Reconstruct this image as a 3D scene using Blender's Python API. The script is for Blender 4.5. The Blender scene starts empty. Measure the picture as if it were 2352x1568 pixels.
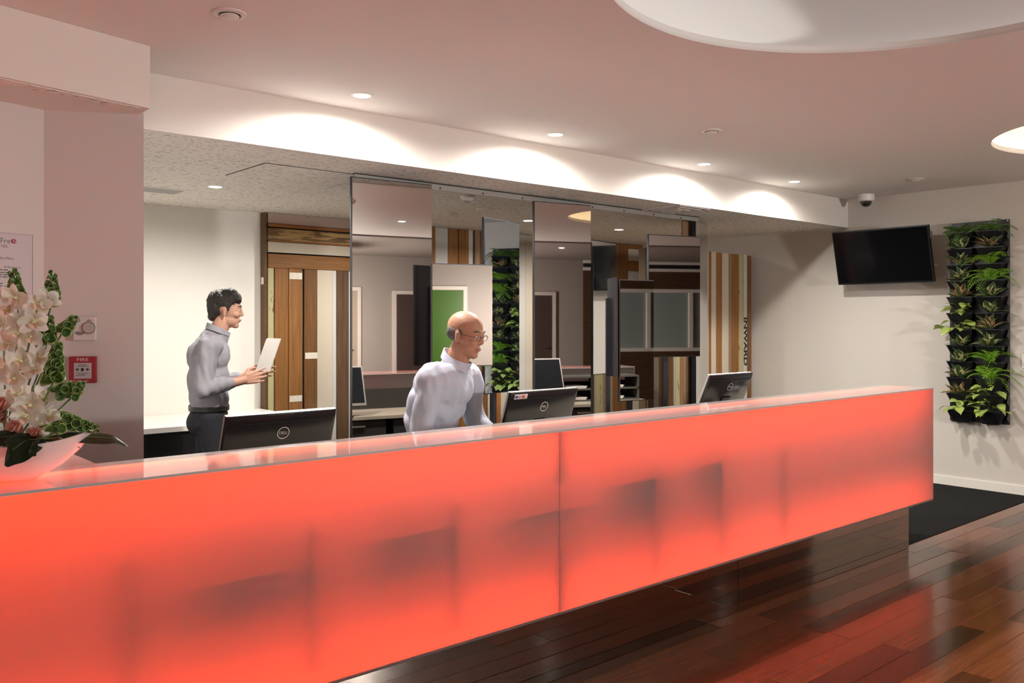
import bpy, bmesh, math, random
from mathutils import Vector, Matrix, Euler, noise

D = bpy.data
SC = bpy.context.scene
COL = SC.collection
RND = random.Random(11)
PI = math.pi
def rad(a): return a * PI / 180.0

# ------------------------------------------------------------------ camera
CAM_H = 1.5
FOC = 2000.0          # focal length in pixels of the 2352 px wide frame
FX, FY = 0.6553, 0.7554          # viewing direction on the ground plane
HORIZON = 738.0
cam = D.cameras.new('camera')
cam.sensor_width = 36.0
cam.lens = 36.0 * FOC / 2352.0
cam.shift_y = (HORIZON - 784.0) / 2352.0
cam.clip_start = 0.05
camo = D.objects.new('camera', cam)
camo.location = (0, 0, CAM_H)
camo.rotation_euler = (PI / 2, 0, -math.atan2(FX, FY))
COL.objects.link(camo)
SC.camera = camo

# ------------------------------------------------------------------ world, exposure
w = D.worlds.new('world'); SC.world = w; w.use_nodes = True
w.node_tree.nodes['Background'].inputs[0].default_value = (0.62, 0.66, 0.72, 1)
w.node_tree.nodes['Background'].inputs[1].default_value = 0.5
vs = SC.view_settings
vs.view_transform = 'Standard'
try: vs.look = 'None'
except Exception: pass
vs.exposure = 1.1
vs.gamma = 1.0
vs.use_curve_mapping = False
SC.cycles.use_denoising = True
SC.cycles.max_bounces = 10
SC.cycles.diffuse_bounces = 5
SC.cycles.glossy_bounces = 5
SC.cycles.transparent_max_bounces = 12
SC.cycles.caustics_reflective = False
SC.cycles.caustics_refractive = False
SC.cycles.sample_clamp_indirect = 6.0

# light levels (watts), lamps of the place and added lobby fill
W_COUNTER_ROW = 28.0       # downlights in front of the bulkhead
W_REAR_ROW = 11.5          # downlights over the staff area
W_LOBBY_FILL = 7.0         # added fill downlights, unseen behind the viewer
W_COVE_LARGE = 30.0
W_COVE_SMALL = 16.0
W_LED = 23.0               # red LED strips inside the counter, each
L_FILL_GLOBE = (20.0, 20.0, 190.0)     # radiance of the added, unseen fill globes
C_WARM = (1.0, 0.955, 0.885)
C_COOL = (1.0, 0.97, 0.94)
C_LED = (1.0, 0.056, 0.012)

# ------------------------------------------------------------------ geometry of the view (pixel -> plan)
def upx(px): return (px - 1176.0) / FOC
def at_y(px, Y):
    u = upx(px); t = Y / (FY - FX * u)
    return t * (FX + FY * u), t
def at_x(px, X):
    u = upx(px); t = X / (FX + FY * u)
    return t * (FY - FX * u), t
def at_z(px, py, z):
    t = (z - CAM_H) * FOC / (HORIZON - py); u = upx(px)
    return t * (FX + FY * u), t * (FY - FX * u)
def zed(py, t): return CAM_H + (HORIZON - py) / FOC * t

# ------------------------------------------------------------------ materials
MATS = {}
def nodes_of(name):
    m = D.materials.new(name); m.use_nodes = True
    nt = m.node_tree; b = nt.nodes['Principled BSDF']
    return m, nt, b
def setin(b, **k):
    for key, v in k.items():
        key = key.replace('_', ' ')
        if key in b.inputs: b.inputs[key].default_value = v
def c4(c): return (c[0], c[1], c[2], 1.0)
def plain(name, c, rough=0.5, metal=0.0, spec=0.5, bump=0.0, bscale=60.0, coat=0.0, emit=None, estr=0.0, var=0.0):
    if name in MATS: return MATS[name]
    m, nt, b = nodes_of(name)
    setin(b, Base_Color=c4(c), Roughness=rough, Metallic=metal)
    b.inputs['Specular IOR Level'].default_value = spec
    if coat: b.inputs['Coat Weight'].default_value = coat; b.inputs['Coat Roughness'].default_value = 0.08
    if emit:
        b.inputs['Emission Color'].default_value = c4(emit); b.inputs['Emission Strength'].default_value = estr
    if bump or var:
        tc = nt.nodes.new('ShaderNodeTexCoord')
        n = nt.nodes.new('ShaderNodeTexNoise'); n.inputs['Scale'].default_value = bscale; n.inputs['Detail'].default_value = 5
        nt.links.new(tc.outputs['Object'], n.inputs['Vector'])
        if bump:
            bp = nt.nodes.new('ShaderNodeBump'); bp.inputs['Strength'].default_value = bump; bp.inputs['Distance'].default_value = 0.01
            nt.links.new(n.outputs['Fac'], bp.inputs['Height']); nt.links.new(bp.outputs['Normal'], b.inputs['Normal'])
        if var:
            r = nt.nodes.new('ShaderNodeValToRGB')
            r.color_ramp.elements[0].position = 0.3; r.color_ramp.elements[1].position = 0.7
            r.color_ramp.elements[0].color = c4([x * (1 - var) for x in c]); r.color_ramp.elements[1].color = c4([min(1, x * (1 + var)) for x in c])
            nt.links.new(n.outputs['Fac'], r.inputs['Fac']); nt.links.new(r.outputs['Color'], b.inputs['Base Color'])
    MATS[name] = m
    return m
def emitter(name, c, s):
    if name in MATS: return MATS[name]
    m, nt, b = nodes_of(name)
    e = nt.nodes.new('ShaderNodeEmission'); e.inputs[0].default_value = c4(c); e.inputs[1].default_value = s
    nt.links.new(e.outputs[0], nt.nodes['Material Output'].inputs[0])
    MATS[name] = m
    return m
def timber(name, c0, c1, paint=None, wear=0.62, rough=0.55, spec=0.3, grain=26.0, wear_scale=(3, 14, 14), dirt=0.25):
    """grain along local x; 'paint' covers the wood except where it is worn away"""
    if name in MATS: return MATS[name]
    m, nt, b = nodes_of(name); L = nt.links.new
    setin(b, Roughness=rough); b.inputs['Specular IOR Level'].default_value = spec
    tc = nt.nodes.new('ShaderNodeTexCoord'); oi = nt.nodes.new('ShaderNodeObjectInfo')
    off = nt.nodes.new('ShaderNodeVectorMath'); off.operation = 'MULTIPLY_ADD'
    cx = nt.nodes.new('ShaderNodeCombineXYZ')
    for k in range(3): L(oi.outputs['Random'], cx.inputs[k])
    off.inputs[1].default_value = (31, 17, 9)
    L(cx.outputs[0], off.inputs[0]); L(tc.outputs['Object'], off.inputs[2])
    mp = nt.nodes.new('ShaderNodeMapping'); mp.inputs['Scale'].default_value = (1.3, grain, grain)
    L(off.outputs[0], mp.inputs['Vector'])
    n = nt.nodes.new('ShaderNodeTexNoise'); n.inputs['Scale'].default_value = 1.6; n.inputs['Detail'].default_value = 8; n.inputs['Roughness'].default_value = 0.62
    n.inputs['Distortion'].default_value = 0.35
    L(mp.outputs[0], n.inputs['Vector'])
    r = nt.nodes.new('ShaderNodeValToRGB')
    r.color_ramp.elements[0].position = 0.28; r.color_ramp.elements[1].position = 0.72
    r.color_ramp.elements[0].color = c4(c0); r.color_ramp.elements[1].color = c4(c1)
    L(n.outputs['Fac'], r.inputs['Fac'])
    hv = nt.nodes.new('ShaderNodeHueSaturation')
    mr = nt.nodes.new('ShaderNodeMapRange'); mr.inputs['To Min'].default_value = 0.84; mr.inputs['To Max'].default_value = 1.16
    L(oi.outputs['Random'], mr.inputs['Value']); L(mr.outputs[0], hv.inputs['Value']); L(r.outputs['Color'], hv.inputs['Color'])
    out = hv.outputs['Color']
    if paint:
        mp2 = nt.nodes.new('ShaderNodeMapping'); mp2.inputs['Scale'].default_value = wear_scale
        L(off.outputs[0], mp2.inputs['Vector'])
        n2 = nt.nodes.new('ShaderNodeTexNoise'); n2.inputs['Scale'].default_value = 1.5; n2.inputs['Detail'].default_value = 9; n2.inputs['Roughness'].default_value = 0.66
        L(mp2.outputs[0], n2.inputs['Vector'])
        r2 = nt.nodes.new('ShaderNodeValToRGB')
        r2.color_ramp.elements[0].position = wear; r2.color_ramp.elements[1].position = wear + 0.02
        L(n2.outputs['Fac'], r2.inputs['Fac'])
        mx = nt.nodes.new('ShaderNodeMix'); mx.data_type = 'RGBA'
        mx.inputs[6].default_value = c4(paint); L(hv.outputs['Color'], mx.inputs[7]); L(r2.outputs['Color'], mx.inputs[0])
        out = mx.outputs[2]
        bp = nt.nodes.new('ShaderNodeBump'); bp.inputs['Strength'].default_value = 0.35; bp.inputs['Distance'].default_value = 0.002; bp.invert = True
        L(r2.outputs['Color'], bp.inputs['Height']); L(bp.outputs['Normal'], b.inputs['Normal'])
    else:
        bp = nt.nodes.new('ShaderNodeBump'); bp.inputs['Strength'].default_value = 0.15; bp.inputs['Distance'].default_value = 0.002
        L(n.outputs['Fac'], bp.inputs['Height']); L(bp.outputs['Normal'], b.inputs['Normal'])
    # scattered dark nail and knot marks
    v = nt.nodes.new('ShaderNodeTexVoronoi'); v.inputs['Scale'].default_value = 5.0
    L(off.outputs[0], v.inputs['Vector'])
    lt = nt.nodes.new('ShaderNodeMath'); lt.operation = 'LESS_THAN'; lt.inputs[1].default_value = 0.035
    L(v.outputs['Distance'], lt.inputs[0])
    mm = nt.nodes.new('ShaderNodeMath'); mm.operation = 'MULTIPLY'; mm.inputs[1].default_value = dirt * 2.4
    L(lt.outputs[0], mm.inputs[0])
    mk = nt.nodes.new('ShaderNodeMix'); mk.data_type = 'RGBA'; mk.inputs[7].default_value = (0.04, 0.025, 0.015, 1)
    L(mm.outputs[0], mk.inputs[0]); L(out, mk.inputs[6])
    L(mk.outputs[2], b.inputs['Base Color'])
    MATS[name] = m
    return m

# ------------------------------------------------------------------ mesh helpers
def box(bm, x0, x1, y0, y1, z0, z1, bev=0.0, mi=0):
    vs_ = [bm.verts.new((x, y, z)) for x in (x0, x1) for y in (y0, y1) for z in (z0, z1)]
    fs = []
    for a in ((0, 1, 3, 2), (4, 6, 7, 5), (0, 4, 5, 1), (2, 3, 7, 6), (0, 2, 6, 4), (1, 5, 7, 3)):
        f = bm.faces.new([vs_[i] for i in a]); f.material_index = mi; fs.append(f)
    if bev > 0:
        es = list({e for f in fs for e in f.edges})
        bmesh.ops.bevel(bm, geom=es, offset=bev, segments=2, affect='EDGES', profile=0.5)
    return fs
def lathe(bm, prof, seg=24, c=(0, 0, 0), sx=1.0, sy=1.0, a0=0.0, mi=0):
    rings = []
    for r, z in prof:
        if r < 1e-6: rings.append([bm.verts.new((c[0], c[1], c[2] + z))])
        else: rings.append([bm.verts.new((c[0] + sx * r * math.cos(a0 + 2 * PI * i / seg), c[1] + sy * r * math.sin(a0 + 2 * PI * i / seg), c[2] + z)) for i in range(seg)])
    for A, B in zip(rings, rings[1:]):
        for i in range(seg):
            j = (i + 1) % seg
            if len(A) == 1 and len(B) == 1: continue
            if len(A) == 1: f = bm.faces.new((A[0], B[j], B[i]))
            elif len(B) == 1: f = bm.faces.new((A[i], A[j], B[0]))
            else: f = bm.faces.new((A[i], A[j], B[j], B[i]))
            f.material_index = mi
def tube(bm, pts, r, seg=8, mi=0, cap=True):
    pts = [Vector(p) for p in pts]; n = len(pts)
    rr = r if isinstance(r, (list, tuple)) else [r] * n
    up = Vector((0, 0, 1)); rings = []; prev = None
    for i, p in enumerate(pts):
        t = (pts[min(i + 1, n - 1)] - pts[max(i - 1, 0)]).normalized()
        if prev is None:
            a = t.cross(up)
            if a.length < 1e-3: a = t.cross(Vector((1, 0, 0)))
        else:
            a = prev - t * prev.dot(t)
        a.normalize(); b = t.cross(a); prev = a
        rings.append([bm.verts.new(p + (a * math.cos(2 * PI * k / seg) + b * math.sin(2 * PI * k / seg)) * rr[i]) for k in range(seg)])
    for A, B in zip(rings, rings[1:]):
        for k in range(seg):
            f = bm.faces.new((A[k], A[(k + 1) % seg], B[(k + 1) % seg], B[k])); f.material_index = mi
    if cap:
        bm.faces.new(rings[0][::-1]).material_index = mi; bm.faces.new(rings[-1]).material_index = mi
def prism(bm, poly, z0, z1, mi=0):
    a = [bm.verts.new((x, y, z0)) for x, y in poly]; b = [bm.verts.new((x, y, z1)) for x, y in poly]
    n = len(poly)
    bm.faces.new(a[::-1]).material_index = mi; bm.faces.new(b).material_index = mi
    for i in range(n): bm.faces.new((a[i], a[(i + 1) % n], b[(i + 1) % n], b[i])).material_index = mi
def mesh_of(bm, name, smooth=False, angle=40):
    bmesh.ops.recalc_face_normals(bm, faces=bm.faces)
    me = D.meshes.new(name); bm.to_mesh(me); bm.free()
    if smooth:
        for p in me.polygons: p.use_smooth = True
        me.set_sharp_from_angle(angle=rad(angle))
    return me
def put(name, me, mats=None, parent=None, loc=(0, 0, 0), rot=(0, 0, 0), scale=None):
    """link mesh data as one object"""
    if isinstance(me, bmesh.types.BMesh): me = mesh_of(me, name)
    o = D.objects.new(name, me); COL.objects.link(o)
    if mats is not None:
        mats = mats if isinstance(mats, (list, tuple)) else [mats]
        if len(me.materials) == 0:
            for m in mats: me.materials.append(m)
    o.parent = parent; o.location = loc; o.rotation_euler = rot
    if scale is not None: o.scale = scale
    return o
def wput(name, me, mats, parent, **k):
    """like put, for a mesh written in world coordinates under a parent that is not rotated"""
    return put(name, me, mats, parent, loc=-parent.location, **k)
def tag(o, label, cat, group=None):
    o['label'] = label; o['category'] = cat
    if group: o['group'] = group
    return o
def thing(name, label, cat, loc=(0, 0, 0), rotz=0.0, group=None):
    o = D.objects.new(name, None); COL.objects.link(o); o.empty_display_size = 0.05
    o.location = loc; o.rotation_euler = (0, 0, rotz)
    return tag(o, label, cat, group)
def struct(name, bm, mats, parent=None, smooth=False):
    o = put(name, mesh_of(bm, name, smooth), mats, parent)
    if parent is None: o['kind'] = 'structure'
    return o
def text_mesh(name, s, size, depth=0.0005, align='CENTER', shear=0.0, spacing=1.0, bold=0.0):
    cu = D.curves.new(name, 'FONT'); cu.body = s; cu.size = size; cu.extrude = depth
    cu.align_x = align; cu.align_y = 'CENTER'; cu.shear = shear; cu.space_character = spacing; cu.resolution_u = 3; cu.offset = bold
    o = D.objects.new(name, cu); COL.objects.link(o)
    dg = bpy.context.evaluated_depsgraph_get()
    me = D.meshes.new_from_object(o.evaluated_get(dg)); me.name = name
    D.objects.remove(o); D.curves.remove(cu)
    return me
def area(name, loc, rot, sx, sy, watts, c, parent=None, shape='RECTANGLE', spread=PI):
    l = D.lights.new(name, 'AREA'); l.shape = shape; l.size = sx; l.size_y = sy; l.energy = watts; l.color = c; l.spread = spread
    o = D.objects.new(name, l); COL.objects.link(o); o.location = loc; o.rotation_euler = rot; o.parent = parent
    return o
# ================================================================== the setting
ZC = 2.716      # lobby ceiling
ZS = 2.44       # soffit over the staff area
XR = 8.25       # right wall
YB = 7.13       # rear wall
YBH = 4.38      # bulkhead face
YF = -5.0       # lobby wall behind the viewer

M_WALL = plain('wall_paint', (0.62, 0.575, 0.52), 0.6, bump=0.03, bscale=220)
M_LOBBY = plain('lobby_paint', (0.29, 0.26, 0.235), 0.6)
M_CEIL = plain('ceiling_paint', (0.80, 0.77, 0.75), 0.7, bump=0.02, bscale=150)
M_BULK = plain('bulkhead_paint', (0.78, 0.74, 0.69), 0.6)
M_TRIMW = plain('trim_white', (0.76, 0.73, 0.68), 0.4)

def speckle():
    m, nt, b = nodes_of('acoustic_tile'); L = nt.links.new
    setin(b, Roughness=0.8)
    tc = nt.nodes.new('ShaderNodeTexCoord')
    mp = nt.nodes.new('ShaderNodeMapping'); mp.inputs['Rotation'].default_value = (0, 0, rad(35)); mp.inputs['Scale'].default_value = (17, 58, 1)
    L(tc.outputs['Object'], mp.inputs['Vector'])
    n = nt.nodes.new('ShaderNodeTexNoise'); n.inputs['Scale'].default_value = 1.9; n.inputs['Detail'].default_value = 0.6; n.inputs['Roughness'].default_value = 0.5
    L(mp.outputs[0], n.inputs['Vector'])
    r = nt.nodes.new('ShaderNodeValToRGB')
    r.color_ramp.elements[0].position = 0.645; r.color_ramp.elements[1].position = 0.675
    r.color_ramp.elements[0].color = (0.85, 0.81, 0.75, 1); r.color_ramp.elements[1].color = (0.34, 0.31, 0.28, 1)
    L(n.outputs['Fac'], r.inputs['Fac']); L(r.outputs['Color'], b.inputs['Base Color'])
    return m
M_TILE = speckle()

# --- ceiling with two round recesses
def disc_hole(poly, holes, z, bm):
    """flat face with round holes: bridge every hole to the outer loop with a grid of quads"""
    pass
CIRC = [(2.92, 1.27, 1.075), (6.65, 1.60, 0.80)]
def ceiling_mesh(x0, x1, y0, y1, z, holes, th=0.04):
    bm = bmesh.new()
    # cells: square ring round each hole, the rest in rectangles
    def quad(a, b, c, d, zz):
        f = bm.faces.new([bm.verts.new((p[0], p[1], zz)) for p in (a, b, c, d)])
    xs = []
    for zz in (z, z + th):
        regions = []
        hs = []
        for cx, cy, r in holes: hs.append((cx - r - 0.15, cx + r + 0.15, cy - r - 0.15, cy + r + 0.15))
        (ax0, ax1, ay0, ay1), (bx0, bx1, by0, by1) = hs
        Y0, Y1 = min(ay0, by0), max(ay1, by1)
        R = [(x0, x1, y0, Y0), (x0, x1, Y1, y1), (x0, ax0, Y0, Y1), (ax1, bx0, Y0, Y1), (bx1, x1, Y0, Y1),
             (ax0, ax1, Y0, ay0), (ax0, ax1, ay1, Y1), (bx0, bx1, Y0, by0), (bx0, bx1, by1, Y1)]
        for a, b, c, d in R:
            if b - a > 1e-4 and d - c > 1e-4: quad((a, c), (b, c), (b, d), (a, d), zz)
        for (cx, cy, r), (a, b, c, d) in zip(holes, hs):
            n = 96; inner = []; outer = []
            for i in range(n):
                t = 2 * PI * i / n; dx, dy = math.cos(t), math.sin(t)
                s = (b - a) / 2 / max(abs(dx), abs(dy))
                inner.append(bm.verts.new((cx + r * dx, cy + r * dy, zz))); outer.append(bm.verts.new((cx + s * dx, cy + s * dy, zz)))
            for i in range(n):
                j = (i + 1) % n; bm.faces.new((inner[i], inner[j], outer[j], outer[i]))
    # rim of each hole
    for cx, cy, r in holes:
        n = 96; A = []; B = []
        for i in range(n):
            t = 2 * PI * i / n
            A.append(bm.verts.new((cx + r * math.cos(t), cy + r * math.sin(t), z))); B.append(bm.verts.new((cx + r * math.cos(t), cy + r * math.sin(t), z + th)))
        for i in range(n):
            j = (i + 1) % n; bm.faces.new((A[i], A[j], B[j], B[i]))
    bmesh.ops.remove_doubles(bm, verts=bm.verts, dist=0.0004)
    return bm
ceil = struct('ceiling', ceiling_mesh(-3.2, 13.0, YF, YBH + 0.02, ZC, CIRC, 0.012), M_CEIL)
M_COVE = plain('cove_plaster', (0.86, 0.85, 0.83), 0.7)
M_COVEW = plain('cove_plaster_warm', (0.86, 0.80, 0.68), 0.7)
M_LEDW = emitter('cove_led_white', (1.0, 0.96, 0.92), 0.58)
M_LEDY = emitter('cove_led_warm', (1.0, 0.84, 0.62), 3.4)
for k, (cx, cy, r) in enumerate(CIRC):
    t = thing('cove_recess', ['large round recess in the lobby ceiling above the counter, softly lit white', 'smaller round ceiling recess with warm light at the right'][k], 'ceiling recess', (cx, cy, ZC))
    h = 0.42 if k == 0 else 0.34
    bm = bmesh.new(); ro = r + 0.22
    lathe(bm, [(ro, 0.0125)] + [(ro - 0.32 + 0.32 * math.cos(a * PI / 16), h - 0.25 + 0.25 * math.sin(a * PI / 16)) for a in range(9)] + [(ro * 0.5, h + 0.01), (0, h + 0.015)], 96)
    put('recess_shell', mesh_of(bm, 'recess_shell', True), M_COVE if k == 0 else M_COVEW, t)
    bm = bmesh.new(); lathe(bm, [(r + 0.001, 0.0122), (r + 0.001, 0.034), (r + 0.010, 0.034), (r + 0.010, 0.0122)], 96)
    put('lip', mesh_of(bm, 'lip', True), M_COVE, t)
    bm = bmesh.new(); lathe(bm, [(r + 0.10, 0.013), (r + 0.10, 0.030), (r + 0.15, 0.030), (r + 0.15, 0.013)], 72)
    put('led_ring', mesh_of(bm, 'led_ring', True), M_LEDW if k == 0 else M_LEDY, t)

bm = bmesh.new(); box(bm, -3.2, 13.0, YF, -1.6, ZC - 0.02, ZC - 0.0005); struct('ceiling.002', bm, plain('lobby_ceiling_taupe', (0.30, 0.265, 0.24), 0.7))
# --- soffit over the staff area and the bulkhead face
bm = bmesh.new(); box(bm, -1.5, XR + 2.8, YBH + 0.03, YB + 0.5, ZS, ZS + 0.04); struct('ceiling.001', bm, M_TILE)
bm = bmesh.new(); box(bm, -1.5, XR + 0.02, YBH, YBH + 0.05, ZS - 0.002, ZC + 0.04); struct('trim_1', bm, M_BULK)   # bulkhead
# --- angled bulkhead at the left with its own bit of tiled soffit
A0, A1 = Vector((-1.2, 3.375)), Vector((1.312, 3.95))
d = (A1 - A0).normalized(); nrm = Vector((-d.y, d.x))
p = [A0, A1, Vector((1.312, YBH + 0.01)), Vector((-1.2, YBH + 0.01))]
bm = bmesh.new(); prism(bm, [(q.x, q.y) for q in p], ZS, ZC - 0.001)
lb = struct('trim_2', bm, M_BULK)
q = [A0 + nrm * 0.02, A1 + nrm * 0.02 - d * 0.03, A1 + nrm * 0.085 - d * 0.03, A0 + nrm * 0.085]
bm = bmesh.new(); prism(bm, [(v.x, v.y) for v in q], ZS - 0.003, ZS - 0.0003); put('tile_strip', mesh_of(bm, 'tile_strip'), M_TILE, lb)

# --- walls
bm = bmesh.new(); box(bm, 1.2, XR + 0.1, YB, YB + 0.12, 0, ZS + 0.01); struct('wall_back', bm, plain('rear_wall_paint', (0.80, 0.77, 0.71), 0.6))
bm = bmesh.new(); box(bm, XR, XR + 0.12, 0.5, YB, 0, ZC + 0.05); struct('wall_right', bm, M_WALL)
bm = bmesh.new(); prism(bm, [(-3.2, 3.10), (0.965, 4.29), (1.33, 4.09), (1.33, YB + 0.1), (-3.2, YB + 0.1)], 0, ZC - 0.002)
struct('wall_left', bm, plain('pillar_paint', (0.66, 0.625, 0.61), 0.55, bump=0.02, bscale=200))
bm = bmesh.new(); box(bm, -3.3, -3.2, YF, 3.2, 0, ZC); struct('wall_left.001', bm, M_LOBBY)
bm = bmesh.new(); box(bm, -3.2, 8.6, YF - 0.1, YF, 0, ZC); struct('wall_front', bm, M_LOBBY)
bm = bmesh.new(); box(bm, XR + 0.12, 13.0, 0.5, 0.62, 0, ZC); struct('wall_right.001', bm, M_LOBBY)
bm = bmesh.new(); box(bm, 13.0, 13.1, YF, 0.62, 0, ZC); struct('wall_right.002', bm, M_LOBBY)
M_VENEER = timber('dark_veneer', (0.050, 0.026, 0.014), (0.10, 0.055, 0.03), rough=0.4, grain=18, dirt=0.0)
bm = bmesh.new()
for a in ((8.6, 9.05, 0, ZC), (12.3, 13.0, 0, ZC), (9.05, 12.3, 0, 0.9), (9.05, 12.3, 2.15, ZC)):
    box(bm, a[0], a[1], YF - 0.1, YF, a[2], a[3])
struct('wall_front.001', bm, M_VENEER)
# lobby windows with blinds, seen only in the hanging mirrors
M_GLASSG = plain('window_glass', (0.30, 0.36, 0.35), 0.08, spec=0.7)
M_BLIND = plain('blind_slat', (0.50, 0.49, 0.45), 0.5)
wd = D.objects.new('window_1', None); COL.objects.link(wd); wd.location = (9.05, YF, 0.9); wd['kind'] = 'structure'
bm = bmesh.new()
for a in ((9.05, 12.3, 0.9, 0.97), (9.05, 12.3, 2.08, 2.15), (9.05, 9.12, 0.97, 2.08), (12.23, 12.3, 0.97, 2.08), (10.0, 10.08, 0.97, 2.08), (11.2, 11.26, 0.97, 2.08)):
    box(bm, a[0], a[1], YF - 0.08, YF + 0.02, a[2], a[3])
wput('window_frame', mesh_of(bm, 'window_frame'), M_TRIMW, wd)
for a, b in ((9.12, 10.0), (10.08, 11.2), (11.26, 12.23)):
    bm = bmesh.new(); box(bm, a, b, YF - 0.05, YF - 0.04, 0.97, 2.08); wput('pane', mesh_of(bm, 'pane'), M_GLASSG, wd)
bm = bmesh.new()
for i in range(40): box(bm, 10.12, 11.16, YF - 0.03, YF - 0.015, 0.985 + i * 0.027, 0.993 + i * 0.027)
o = wput('blind_slats', mesh_of(bm, 'blind_slats'), M_BLIND, wd); o['kind'] = 'stuff'
bm = bmesh.new(); box(bm, 8.6, 13.0, YF, YF + 0.03, 2.50, 2.56); box(bm, 8.6, 13.0, YF, YF + 0.03, 2.64, 2.70); struct('trim_3', bm, M_TRIMW)
bm = bmesh.new(); box(bm, 8.6, 13.0, YF, YF + 0.02, 2.56, 2.64); struct('trim_4', bm, plain('black_band', (0.012, 0.012, 0.015), 0.4))
# lobby doors
def lobby_door(n, x0, x1, mat, h=2.0):
    e = D.objects.new('door_%d' % n, None); COL.objects.link(e); e.location = ((x0 + x1) / 2, YF, 0); e['kind'] = 'structure'
    bm = bmesh.new(); box(bm, x0, x1, YF + 0.002, YF + 0.04, 0.005, h, 0.003); wput('door_leaf', mesh_of(bm, 'door_leaf'), mat, e)
    bm = bmesh.new()
    box(bm, x0 - 0.07, x0 - 0.002, YF + 0.001, YF + 0.05, 0, h + 0.07); box(bm, x1 + 0.002, x1 + 0.07, YF + 0.001, YF + 0.05, 0, h + 0.07); box(bm, x0 - 0.002, x1 + 0.002, YF + 0.001, YF + 0.05, h + 0.002, h + 0.07)
    wput('door_frame', mesh_of(bm, 'door_frame'), plain('door_frame_paint', (0.55, 0.50, 0.45), 0.5), e)
    bm = bmesh.new(); tube(bm, [(x1 - 0.09, YF + 0.04, 1.0), (x1 - 0.09, YF + 0.09, 1.0), (x1 - 0.2, YF + 0.09, 1.0)], 0.009)
    wput('door_handle', mesh_of(bm, 'door_handle', True), plain('steel', (0.6, 0.6, 0.6), 0.3, 1.0), e)
M_BROWND = plain('brown_door', (0.055, 0.035, 0.030), 0.45)
lobby_door(1, 6.95, 7.95, M_BROWND)
lobby_door(2, 3.3, 4.15, plain('green_door', (0.035, 0.105, 0.005), 0.4), 2.05)
lobby_door(3, 5.4, 6.2, plain('taupe_door', (0.32, 0.26, 0.21), 0.5), 2.05)

# --- skirtings
bm = bmesh.new(); box(bm, XR - 0.015, XR - 0.0005, 0.5, YB, 0, 0.085, 0.003); struct('baseboard_right', bm, plain('skirting', (0.78, 0.74, 0.67), 0.4))

# --- floor: boards along X
def floor_mat(name, c0, c1, plank_tex=False):
    m, nt, b = nodes_of(name); L = nt.links.new
    setin(b, Roughness=0.26); b.inputs['Specular IOR Level'].default_value = 0.3
    b.inputs['Coat Weight'].default_value = 0.12; b.inputs['Coat Roughness'].default_value = 0.13
    tc = nt.nodes.new('ShaderNodeTexCoord'); oi = nt.nodes.new('ShaderNodeObjectInfo')
    cx = nt.nodes.new('ShaderNodeCombineXYZ')
    for k in range(3): L(oi.outputs['Random'], cx.inputs[k])
    off = nt.nodes.new('ShaderNodeVectorMath'); off.operation = 'MULTIPLY_ADD'; off.inputs[1].default_value = (41, 23, 5)
    L(cx.outputs[0], off.inputs[0]); L(tc.outputs['Object'], off.inputs[2])
    mp = nt.nodes.new('ShaderNodeMapping'); mp.inputs['Scale'].default_value = (1.6, 26, 26); L(off.outputs[0], mp.inputs['Vector'])
    n = nt.nodes.new('ShaderNodeTexNoise'); n.inputs['Scale'].default_value = 1.7; n.inputs['Detail'].default_value = 8; n.inputs['Roughness'].default_value = 0.65
    L(mp.outputs[0], n.inputs['Vector'])
    r = nt.nodes.new('ShaderNodeValToRGB'); r.color_ramp.elements[0].position = 0.2; r.color_ramp.elements[1].position = 0.85
    r.color_ramp.elements[0].color = c4(c0); r.color_ramp.elements[1].color = c4(c1); L(n.outputs['Fac'], r.inputs['Fac'])
    src = r.outputs['Color']
    hv = nt.nodes.new('ShaderNodeHueSaturation'); mr = nt.nodes.new('ShaderNodeMapRange')
    mr.inputs['To Min'].default_value = 0.45; mr.inputs['To Max'].default_value = 1.75
    L(oi.outputs['Random'], mr.inputs['Value']); L(mr.outputs[0], hv.inputs['Value']); L(src, hv.inputs['Color'])
    src = hv.outputs['Color']
    if plank_tex:
        bt = nt.nodes.new('ShaderNodeTexBrick'); bt.inputs['Scale'].default_value = 1.0
        bt.inputs['Brick Width'].default_value = 1.3; bt.inputs['Row Height'].default_value = 0.125; bt.inputs['Mortar Size'].default_value = 0.001
        bt.inputs['Color1'].default_value = (0.6, 0.6, 0.6, 1); bt.inputs['Color2'].default_value = (1, 1, 1, 1); bt.inputs['Mortar'].default_value = (0.2, 0.2, 0.2, 1)
        L(tc.outputs['Object'], bt.inputs['Vector'])
        mx = nt.nodes.new('ShaderNodeMix'); mx.data_type = 'RGBA'; mx.blend_type = 'MULTIPLY'; mx.inputs[0].default_value = 1.0
        L(r.outputs['Color'], mx.inputs[6]); L(bt.outputs['Color'], mx.inputs[7]); src = mx.outputs[2]
    L(src, b.inputs['Base Color'])
    # worn, uneven gloss
    n3 = nt.nodes.new('ShaderNodeTexNoise'); n3.inputs['Scale'].default_value = 9; n3.inputs['Detail'].default_value = 4; L(off.outputs[0], n3.inputs['Vector'])
    mr3 = nt.nodes.new('ShaderNodeMapRange'); mr3.inputs['To Min'].default_value = 0.10; mr3.inputs['To Max'].default_value = 0.24
    L(n3.outputs['Fac'], mr3.inputs['Value']); L(mr3.outputs[0], b.inputs['Roughness'])
    return m
M_FLOOR = floor_mat('jarrah_board', (0.060, 0.015, 0.005), (0.135, 0.042, 0.013))
M_FLOOR2 = floor_mat('jarrah_far', (0.060, 0.018, 0.008), (0.15, 0.058, 0.024), True)
bm = bmesh.new(); box(bm, -3.3, 13.1, YF - 0.1, YB + 0.6, -0.2, -0.012)
floor = struct('floor', bm, plain('subfloor', (0.03, 0.015, 0.01), 0.8))
PW = 0.123
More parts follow.
